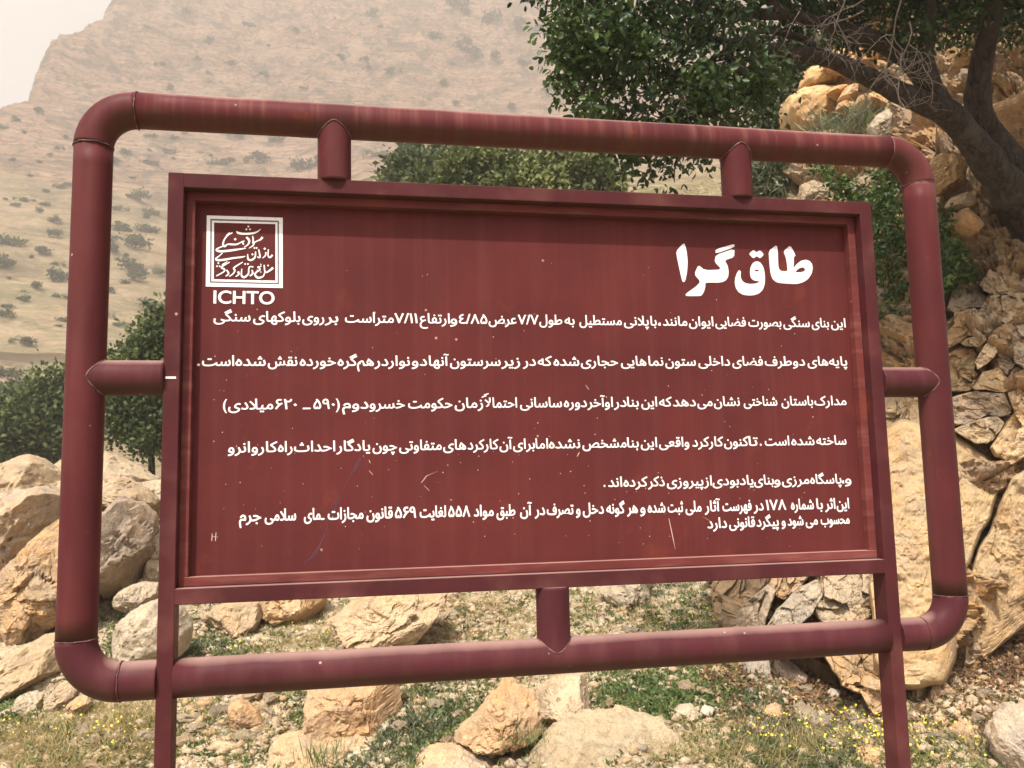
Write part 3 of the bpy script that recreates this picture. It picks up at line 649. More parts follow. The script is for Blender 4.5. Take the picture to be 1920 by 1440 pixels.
# white tick on the left post, purple smear and scratches on the panel
u, z = onsign([310, 330, 330, 310], [706, 706, 710, 710], 0); sp('paint_mark', (np.stack([u, u*0-.0006, z], -1), [[0, 1, 2, 3]]), M['white'])
def strip(pts, wpx, y=PV-.0004):
    p = np.array(pts, float); t = np.linspace(0, len(p)-1, 30); x = np.interp(t, range(len(p)), p[:, 0]); yy = np.interp(t, range(len(p)), p[:, 1])
    wv = wpx*(.7+.4*np.sin(t*2.3)); u, z = onsign(np.concatenate([x-wv/2, x+wv/2]), np.concatenate([yy, yy+wv*.25]), PV); n_ = 30
    return np.stack([u, u*0+y, z], -1), [[i_, i_+1, n_+i_+1, n_+i_] for i_ in range(n_-1)]
sp('smear_mark', strip([(676, 858), (665, 880), (648, 905), (635, 935), (620, 965), (608, 1005), (590, 1040), (568, 1058)], 6), M['scuff'], parent=panel)
sp('smear_mark', strip([(566, 636), (558, 655), (548, 690), (530, 700), (490, 710)], 2.5), M['scuff'], parent=panel)
rng = np.random.default_rng(5); parts = []
for pts in ([(398, 1000), (397, 1014)], [(405, 998), (404, 1014)], [(398, 1007), (405, 1005)], [(790, 905), (800, 892), (820, 884)], [(1318, 969), (1332, 977)], [(1098, 722), (1104, 730)], [(692, 862), (694, 868)],
            [(692, 882), (699, 890)], [(1254, 972), (1262, 1010), (1266, 1030)], [(815, 903), (825, 905)], [(1082, 856), (1086, 848)], [(795, 910), (805, 920)]):
    parts.append(strip(pts, 1.3, PV-.0005))
for _ in range(150):
    x = rng.uniform(400, 1570); y = rng.uniform(480, 1030) if rng.random() < .5 else rng.uniform(790, 1030); r_ = rng.uniform(.4, 1.2); q = [(x, y-r_), (x+r_, y), (x, y+r_*1.3), (x-r_, y)]
    u, z = onsign([p[0] for p in q], [p[1] for p in q], PV); parts.append((np.stack([u, u*0+PV-.0005, z], -1), [[0, 1, 2, 3]]))
sc = sp('paint_chips', join(parts), M['primer'], parent=panel); sc['kind'] = 'stuff'

# ------------------------------------------------------------------ rocks
def icos(sub):
    import bmesh
    bm = bmesh.new(); bmesh.ops.create_icosphere(bm, subdivisions=sub, radius=1); bm.verts.index_update()
    V = np.array([v.co[:] for v in bm.verts]); Fc = np.array([[v.index for v in f.verts] for f in bm.faces]); bm.free(); return V, Fc
ICO = {i: icos(i) for i in (1, 2, 3, 4, 5, 6)}
def chip(P, size, s, amp=.3, crack=.0):
    """facets, chips and pits for stone: displacement (metres) to be taken along the outward direction"""
    f = 1/size; Wp = P+size*.35*np.stack([fbm(P*f*1.3, 2, s+50), fbm(P*f*1.3, 2, s+60), fbm(P*f*1.3, 2, s+70)], -1)
    d = 0
    for lv, (fr, am) in enumerate(((2.0, 1.0), (4.3, .5), (9.5, .22))):
        f1, f2, idn, cx = voronoi(Wp*f*fr, s+lv*11)
        n = np.stack([hash3((idn*1e6).astype(np.int64), 1, 2, s), hash3((idn*1e6).astype(np.int64), 5, 2, s), hash3((idn*1e6).astype(np.int64), 7, 9, s)], -1)*2-1
        d = d+am*amp*((Wp*f*fr-cx)*n).sum(-1)/(f*fr)*1.1
        if crack: d = d-crack*am*size*(1-ss(.0, .07, f2-f1))
    return d+size*(.05*fbm(P*f*6, 4, s+5)+.015*ridge(P*f*22, 3, s+6))
def poly_radius(u, w_):
    """radius of a (star-shaped) outline as a function of angle"""
    n = len(u); a = []; r = []
    for i in range(n):
        t = np.linspace(0, 1, 24, endpoint=False); x = u[i]+(u[(i+1) % n]-u[i])*t; y = w_[i]+(w_[(i+1) % n]-w_[i])*t
        a.append(np.arctan2(y, x)); r.append(np.hypot(x, y))
    a = np.concatenate(a); r = np.concatenate(r); o_ = np.argsort(a); a = a[o_]; r = r[o_]
    b = np.linspace(-math.pi, math.pi, 361); rr = np.interp(b, np.concatenate([a-2*math.pi, a, a+2*math.pi]), np.concatenate([r, r, r]))
    kk = np.array([.25, .5, .25]); rr = np.convolve(np.concatenate([rr[-3:-1], rr, rr[1:3]]), kk, 'same')[2:-2]
    return lambda th: np.interp(th, b, rr)
def outline_rock(name, out, D=None, T=.3, mat='rock_cream', seed=1, q=2.6, sub=5, amp=.3, crack=.05, tint=(1, 1, 1), size=None, tilt=0.0, parent=None, cuts=None):
    out = np.array(out, float); x, y = out[:, 0], out[:, 1]; x1, y1 = np.roll(x, -1), np.roll(y, -1); cr = x*y1-x1*y; A = cr.sum()/2
    cx, cy = ((x+x1)*cr).sum()/6/A, ((y+y1)*cr).sum()/6/A
    if D is None:
        i = np.argmax(y); g = ground_hit(x[i], min(y[i], 1600)); D = g+T*.75
    O = at(cx, cy, D); Pw = at(x, y, np.full(len(x), D))-O; u = Pw@_right; w2 = Pw@_up
    rad = poly_radius(u, w2); V, Fc = ICO[sub]; c_ = np.clip(np.hypot(V[:, 0], V[:, 2]), 0, 1); th = np.arctan2(V[:, 2], V[:, 0])
    rr = rad(th)*c_**.95; dep = T*np.sign(V[:, 1])*(1-c_**q).clip(0)**(1/q)
    L = np.stack([rr*np.cos(th), dep, rr*np.sin(th)], -1)
    ext = np.abs(L).max(0); r2 = np.random.default_rng(seed+900); nc = cuts if cuts is not None else (15 if amp >= .25 else 10 if amp > .18 else 4)
    for _ in range(nc):                          # broken faces: slice the lump with planes turned towards the open side
        n_ = r2.normal(size=3)*np.array([1.0, .5, 1.0]); n_[1] = -abs(n_[1])-(.45 if q < 6 else 1.1); n_ /= np.linalg.norm(n_)
        dn = (L/ext)@n_; hmax = dn.max(); h_ = hmax*r2.uniform(.60, .87) if amp > .18 else hmax*r2.uniform(.86, .95)
        over = np.maximum(dn-h_, 0)*.93; L = L-over[:, None]*n_*ext
    L[:, 1] += tilt*L[:, 2]
    Pm = L[:, :1]*_right+L[:, 1:2]*_fwd+L[:, 2:]*_up; size = size or .5*math.sqrt(abs(A))*D/F
    nrm = Pm/np.linalg.norm(Pm, axis=1)[:, None]; k_ = chip(Pm+O, size, seed, amp, crack)
    Pm = Pm+nrm*k_[:, None]*(1-.55*c_**6)[:, None]
    me = mesh(name, Pm, Fc, M[mat], True); me.set_sharp_from_angle(angle=math.radians(24 if amp > .14 else 40)); o = link(name, me, None, O)
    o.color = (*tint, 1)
    if parent is not None: o.parent = parent
    return o
def boulder(out, label, cat='boulder', name='boulder', **kw):
    g = kw.pop('group', None); return tag(outline_rock(name, out, **kw), label, cat, g)

# ---- left pile
boulder([(-60,880),(-20,858),(0,852),(35,856),(62,874),(90,905),(120,950),(100,985),(40,1000),(-60,990)], 'smooth rounded cream boulder on top of the left pile at the photo edge', D=7.6, T=.7, seed=3, q=2.2, amp=.22)
boulder([(66,885),(90,862),(120,850),(165,846),(200,856),(240,878),(285,905),(290,935),(250,950),(190,965),(120,975),(80,940)], 'pale humped boulder behind the left pipe, under the dark bush', D=8.2, T=.7, seed=5, q=2.2, amp=.2, mat='rock_pale', tint=(.95, .90, .82))
boulder([(-60,930),(0,925),(60,915),(100,935),(118,950),(105,985),(70,1030),(30,1075),(-10,1100),(-60,1110)], 'large grey tan boulder with a diagonal lower edge at the left photo edge', D=6.9, T=.6, seed=8, amp=.30, mat='rock_grey', tint=(1.22, 1.12, 1.0))
boulder([(-60,1080),(-10,1080),(40,1040),(85,990),(125,960),(190,955),(195,1020),(185,1100),(150,1150),(90,1180),(30,1205),(-60,1225)], 'huge ochre slab leaning down to the left behind the thick left pipe', D=6.55, T=.55, seed=11, amp=.34, mat='rock_ochre', sub=6, crack=.06, tint=(1.05, 1.03, 1.0))
boulder([(105,900),(150,890),(215,900),(262,925),(285,950),(240,962),(190,965),(120,955)], 'broken tan ledge of rock just right of the left pipe', D=7.5, T=.5, seed=13, amp=.4, mat='rock_cream')
boulder([(170,960),(215,935),(250,945),(275,965),(275,1000),(272,1050),(262,1085),(240,1105),(205,1112),(180,1150),(165,1100)], 'tall grey brown craggy boulder between left pipe and left post', D=6.7, T=.45, seed=17, amp=.32, mat='rock_grey', crack=.07, tint=(.98, .88, .80))
boulder([(262,905),(300,900),(345,895),(350,960),(340,990),(300,985),(270,960)], 'pale yellow rock half hidden by the left edge of the sign panel', D=8.0, T=.4, seed=19, mat='rock_pale', amp=.25)
boulder([(268,995),(290,985),(330,990),(335,1050),(320,1070),(285,1060),(270,1035)], 'cream stone wedged beside the grey brown boulder', name='rock', D=7.0, T=.25, seed=21, mat='rock_pale', cat='rock')
boulder([(262,1050),(290,1045),(325,1062),(330,1110),(300,1105),(268,1085)], 'small cream stone below the wedged stone, left of the post', name='rock', D=6.9, T=.2, seed=22, mat='rock_cream', cat='rock')
boulder([(-50,1260),(0,1230),(40,1205),(85,1194),(112,1200),(125,1240),(115,1275),(80,1300),(30,1318),(-50,1325)], 'broad tan boulder lying under the ochre slab at the lower left', T=.45, seed=23, amp=.25, mat='rock_cream', tint=(1.05, 1.0, .92))
boulder([(212,1132),(232,1104),(262,1093),(292,1098),(300,1135),(262,1146),(240,1160),(216,1162)], 'small cream boulder just above the smooth egg shaped one left of the post', D=6.35, T=.2, seed=26, mat='rock_pale', amp=.22)
boulder([(216,1200),(232,1160),(262,1136),(300,1124),(335,1145),(352,1180),(345,1225),(300,1250),(255,1250),(226,1235)], 'smooth cream boulder crossed by the left post below the panel', D=5.9, T=.28, seed=27, mat='rock_pale', amp=.16, crack=.02)
boulder([(14,1332),(30,1308),(55,1298),(72,1305),(72,1330),(50,1345),(20,1345)], 'small grey tan stone in weeds at the lower left', T=.12, seed=31, mat='rock_grey', cat='rock', name='rock', tint=(1.2, 1.15, 1.05))
boulder([(84,1310),(105,1285),(130,1278),(150,1285),(140,1305),(120,1335),(92,1342)], 'pale wedge shaped stone below the curved lower left pipe', T=.13, seed=33, mat='rock_cream', cat='rock', name='rock')
boulder([(115,1335),(130,1312),(155,1305),(168,1318),(160,1342),(130,1350)], 'ochre stone half under the lower left pipe elbow', T=.1, seed=34, mat='rock_ochre', cat='rock', name='rock')
# ---- behind the lower pipe
boulder([(362,1176),(398,1142),(440,1124),(478,1135),(484,1165),(474,1192),(446,1216),(408,1200)], 'tan wedge boulder right of the left post under the panel', D=6.6, T=.3, seed=41, amp=.28, tint=(1.05, 1.0, .95))
boulder([(458,1118),(520,1100),(606,1095),(604,1150),(588,1172),(550,1192),(520,1182),(476,1155)], 'overhanging ochre boulder with a dark gap beneath it', D=6.9, T=.4, seed=43, amp=.32, mat='rock_ochre', tint=(1.2, 1.1, 1.0))
boulder([(576,1206),(602,1178),(640,1148),(684,1115),(740,1090),(800,1085),(838,1110),(835,1135),(806,1168),(788,1194),(764,1197),(735,1225),(640,1240),(590,1228)], 'big pitted cream and orange boulder above the lower pipe', D=6.3, T=.5, seed=47, amp=.32, sub=6, crack=.05, mat='rock_cream', tint=(1.15, 1.08, 1.0))
boulder([(1126,1112),(1140,1090),(1180,1078),(1236,1080),(1238,1130),(1230,1162),(1200,1160),(1150,1146)], 'two toned white and ochre boulder right of the short lower pipe', D=7.4, T=.3, seed=49, amp=.35, mat='rock_pale')
boulder([(430,1352),(431,1320),(450,1312),(480,1335),(494,1362),(472,1376),(446,1383)], 'small orange stone standing on rubble right of the left post', T=.1, seed=51, amp=.2, mat='rock_ochre', cat='rock', name='rock', tint=(1.14, 1.06, 1.0))
boulder([(578,1290),(585,1270),(740,1265),(748,1345),(746,1392),(650,1402),(582,1388)], 'square orange tan block below the lower pipe', T=.26, seed=53, q=4.5, amp=.22, mat='rock_ochre', sub=6, tint=(1.14, 1.06, 1.0))
boulder([(498,1412),(515,1394),(560,1383),(650,1388),(745,1382),(765,1398),(784,1432),(790,1500),(500,1500)], 'wide cream slab at the bottom edge under the square block', D=4.75, T=.28, seed=55, q=3, amp=.22, mat='rock_cream', sub=6, tint=(1.15, 1.1, 1.02))
boulder([(772,1430),(800,1408),(830,1403),(872,1411),(912,1420),(952,1442),(965,1500),(770,1510)], 'low grey tan stone at the bottom edge between two cream boulders', D=4.6, T=.22, seed=57, amp=.15, mat='rock_grey', tint=(1.35, 1.2, 1.05))
boulder([(846,1388),(880,1360),(906,1328),(930,1298),(950,1270),(968,1274),(992,1290),(1004,1310),(1014,1352),(1022,1378),(1002,1404),(962,1436),(930,1428),(898,1404),(868,1410)], 'pointed orange boulder with a sharp peak at the lower centre', T=.25, seed=59, amp=.30, mat='rock_ochre', sub=6, tint=(1.14, 1.06, 1.0))
boulder([(1000,1304),(1040,1286),(1072,1272),(1100,1274),(1112,1296),(1106,1322),(1113,1345),(1084,1366),(1044,1388),(1008,1384)], 'knobbly cream boulder leaning on the pointed orange one', T=.27, seed=61, amp=.32, mat='rock_pale', tint=(1.1, 1.0, .9))
boulder([(980,1435),(1010,1398),(1040,1376),(1085,1356),(1150,1344),(1205,1350),(1252,1370),(1292,1398),(1325,1435),(1345,1520),(980,1530)], 'largest smooth dome shaped cream boulder at the bottom centre', D=4.55, T=.45, seed=63, q=2.1, amp=.19, crack=.02, mat='rock_pale', sub=6, tint=(.93, .88, .78))
# ---- right foreground
boulder([(1262,1338),(1275,1326),(1300,1322),(1318,1338),(1300,1356),(1270,1352)], 'small white stone in the weeds right of the dome shaped boulder', T=.08, seed=71, mat='rock_pale', cat='rock', name='rock', tint=(1.05, 1.03, 1.0))
boulder([(1312,1335),(1322,1324),(1338,1328),(1340,1346),(1322,1350)], 'grey white pebble touching the small white stone', T=.06, seed=72, mat='rock_grey', cat='rock', name='rock', tint=(1.5, 1.5, 1.5))
boulder([(1432,1344),(1440,1328),(1458,1322),(1476,1326),(1480,1340),(1462,1352),(1440,1354)], 'flat yellow stone in dead leaves before the cliff', T=.08, seed=73, mat='rock_ochre', cat='rock', name='rock', tint=(1.14, 1.06, 1.0))
boulder([(1774,1396),(1790,1372),(1822,1354),(1832,1362),(1830,1386),(1812,1400),(1784,1402)], 'sharp tan stone on bare soil right of the right post', T=.1, seed=74, mat='rock_cream', cat='rock', name='rock', tint=(1.1, 1.0, .95))
boulder([(1770,1290),(1785,1280),(1812,1272),(1816,1280),(1800,1294),(1778,1298)], 'thin pale slab of stone lying at the foot of the big cliff slab', T=.09, seed=75, mat='rock_pale', cat='rock', name='rock')
boulder([(1848,1296),(1860,1288),(1884,1290),(1882,1302),(1860,1304)], 'flat white stone on the soil near the right photo edge', T=.06, seed=76, mat='rock_pale', cat='rock', name='rock', tint=(1.2, 1.2, 1.2))
boulder([(1868,1395),(1885,1355),(1910,1330),(1960,1320),(1970,1470),(1890,1480),(1880,1430)], 'grey boulder at the lower right corner of the photo', T=.2, seed=77, mat='rock_grey', amp=.25, tint=(1.2, 1.15, 1.1))
boulder([(1600,1425),(1612,1408),(1640,1402),(1662,1412),(1655,1430),(1620,1436)], 'orange stone among yellow flowers left of the right post', T=.09, seed=78, mat='rock_ochre', cat='rock', name='rock', tint=(1.14, 1.06, 1.0))
boulder([(1412,1432),(1404,1240),(1425,1226),(1452,1238),(1456,1275),(1448,1300),(1425,1308),(1400,1296),(1395,1262)][1:], 'grey rounded boulder at the foot of the cliff, leftmost of a pair', D=5.6, T=.25, seed=81, mat='rock_grey', amp=.3)
boulder([(1456,1305),(1452,1272),(1462,1248),(1490,1246),(1518,1270),(1522,1292),(1500,1314),(1474,1318)], 'pinkish grey boulder at the foot of the cliff, right of its rounded twin', D=5.5, T=.25, seed=82, mat='rock_grey', amp=.26, tint=(1.15, 1.0, .92))
boulder([(1552,1306),(1562,1294),(1576,1296),(1578,1308),(1564,1316)], 'small grey stone in the hollow under the cliff', T=.07, seed=83, mat='rock_grey', cat='rock', name='rock', tint=(1.4, 1.4, 1.4))

# ------------------------------------------------------------------ the cliff on the right
_gx = np.array([1300, 1450, 1600, 1750, 1920, 2300.]); _gy = np.array([-260, 0, 200, 400, 600, 800, 1000, 1150, 1300, 1480.])
_gd = np.array([[13, 12, 11, 8.8, 7.8, 7.0], [12.5, 11.3, 10, 8.2, 7.3, 6.7], [12, 10.5, 9.2, 7.7, 6.9, 6.4], [10.5, 9.6, 8.2, 7.0, 6.5, 6.1], [9, 8.2, 7.2, 6.4, 6.1, 5.9],
                [8, 7.1, 6.4, 5.9, 5.8, 5.6], [7.2, 6.3, 5.8, 5.5, 5.6, 5.5], [6.7, 5.8, 5.5, 5.25, 5.5, 5.5], [6.4, 5.45, 5.25, 5.0, 5.35, 5.4], [6.4, 5.5, 5.2, 4.95, 5.3, 5.3]])
def cliffD(px, py):
    px = np.asarray(px, float); py = np.asarray(py, float)
    i = np.clip(np.searchsorted(_gx, px)-1, 0, 4); j = np.clip(np.searchsorted(_gy, py)-1, 0, 8)
    a = ss(0, 1, np.clip((px-_gx[i])/(_gx[i+1]-_gx[i]), 0, 1))*.5+.5*np.clip((px-_gx[i])/(_gx[i+1]-_gx[i]), 0, 1); b = np.clip((py-_gy[j])/(_gy[j+1]-_gy[j]), 0, 1)
    return (_gd[j, i]*(1-a)+_gd[j, i+1]*a)*(1-b)+(_gd[j+1, i]*(1-a)+_gd[j+1, i+1]*a)*b
_xl = [(-260, 1640), (0, 1600), (90, 1560), (125, 1520), (160, 1505), (190, 1480), (240, 1478), (300, 1470), (400, 1380), (700, 1330), (1085, 1335), (1150, 1352), (1230, 1400), (1480, 1440)]
ns, nt_ = 340, 520
s_, t_ = np.meshgrid(np.linspace(0, 1, ns), np.linspace(-260, 1480, nt_)); xl = np.interp(t_, [p[0] for p in _xl], [p[1] for p in _xl])
px = xl+s_*(2300-xl); D = cliffD(px, t_)+2.2*(1-ss(0, .045, s_))**2
P = at(px, t_, D); n = np.cross(np.gradient(P, axis=1), np.gradient(P, axis=0)); n /= np.linalg.norm(n, axis=-1)[..., None]; n = np.where((n@_fwd)[..., None] > 0, -n, n)
Wp = P*np.array([1, .8, 1.25])
# ledges: rock steps out and back with height along tilted beds
bed = P[..., 2]*1.0-P[..., 0]*.35+.35*fbm(P*.9, 3, 91)
d = .30*fbm(P*.55, 4, 90)+.10*(np.abs(((bed*1.3) % 1)-.5)*2-.5)+chip(Wp, .95, 93, .42, .10)+chip(Wp*1.0, .3, 97, .22, .04)
P = P+n*d[..., None]
cliff = link('cliff', mesh('cliff', P.reshape(-1, 3), grid_faces(nt_, ns), M['cliff'], True)); cliff.data.set_sharp_from_angle(angle=math.radians(32)); tag(cliff, kind='structure')
cliff.color = (1, 1, 1, 1)
def block(out, T=.25, dD=.0, mat='rock_ochre', seed=1, **kw):
    out = np.array(out, float); c_ = out.mean(0); out = c_+(out-c_)*(1.03 if seed in (101, 102) or seed > 140 else 1.17); kw['q'] = 7 if seed < 140 else 4; kw['cuts'] = 12; T = T*.75; kw['amp'] = kw.get('amp', .3)*.9; Dm = float(cliffD(c_[0], c_[1]))-.04+dD*(1 if seed > 129 else .8)
    return outline_rock('rock_block', out, D=Dm, T=T, mat=mat, seed=seed, parent=cliff, **kw)
def plate(out, T=.25, dD=.0, mat='rock_ochre', seed=1, tint=(1, 1, 1), amp=.2, tilt=0., flat=.35, **kw):
    """one fractured block of the cliff: a broken face in front, steep sides running back into the rock"""
    out = np.array(out, float); x, y = out[:, 0], out[:, 1]; x1, y1 = np.roll(x, -1), np.roll(y, -1); cr = x*y1-x1*y; A = cr.sum()/2
    cx, cy = ((x+x1)*cr).sum()/6/A, ((y+y1)*cr).sum()/6/A; rad = poly_radius(x-cx, y-cy); size_px = math.sqrt(abs(A))
    na = int(np.clip(size_px*1.3, 56, 260)); nrn = int(np.clip(size_px*.42, 16, 90)); th = np.linspace(-math.pi, math.pi, na, endpoint=False)
    R0 = rad(th)*(1.045 if size_px < 160 else 1.012); wob = fbm(np.stack([np.cos(th)*3, np.sin(th)*3, th*0+seed], -1), 3, seed)*.05; R0 = R0*(1+wob)
    f = np.concatenate([np.linspace(0, .93, nrn)[1:], [.955, .975, .99, 1.0, 1.0, .99]]); back = np.concatenate([np.zeros(nrn-1), [.015, .06, .18, .45, .8, 1.0]])
    px_ = np.concatenate([[cx], (cx+f[:, None]*R0*np.cos(th)).ravel()]); py_ = np.concatenate([[cy], (cy+f[:, None]*R0*np.sin(th)).ravel()]); bk = np.concatenate([[0], np.repeat(back, na)])
    Dc = float(cliffD(cx, cy)); D = cliffD(px_, py_)*.7+Dc*.3; r2 = np.random.default_rng(seed); S_ = size_px*Dc/F
    P = at(px_, py_, D); tx, ty = r2.uniform(-flat, flat), r2.uniform(-flat, flat*.6)
    q_ = P*(1/S_); d = (chip(P, S_*.8, seed, amp*1.4, .0) if amp > .15 else chip(P, S_*.5, seed, amp*1.2, .0)+S_*.012*fbm(P*2, 3, seed))
    d = np.clip(d, -.16*S_, .16*S_)*np.where(bk > 0, .6, 1)
    D = D+dD*.55-.07+tx*(px_-cx)*Dc/F+ty*(py_-cy)*Dc/F-d+bk*(T*1.2+.08); P = at(px_, py_, D); O = P[0].copy()
    Fc = [[0, 1+i, 1+(i+1) % na] for i in range(na)]
    for k_ in range(len(f)-1):
        b0 = 1+k_*na; Fc += [[b0+i, b0+na+i, b0+na+(i+1) % na, b0+(i+1) % na] for i in range(na)]
    me = mesh('rock_block', P-O, Fc, M[mat], True); me.set_sharp_from_angle(angle=math.radians(30)); o = link('rock_block', me, cliff, O); o.color = (*tint, 1); return o
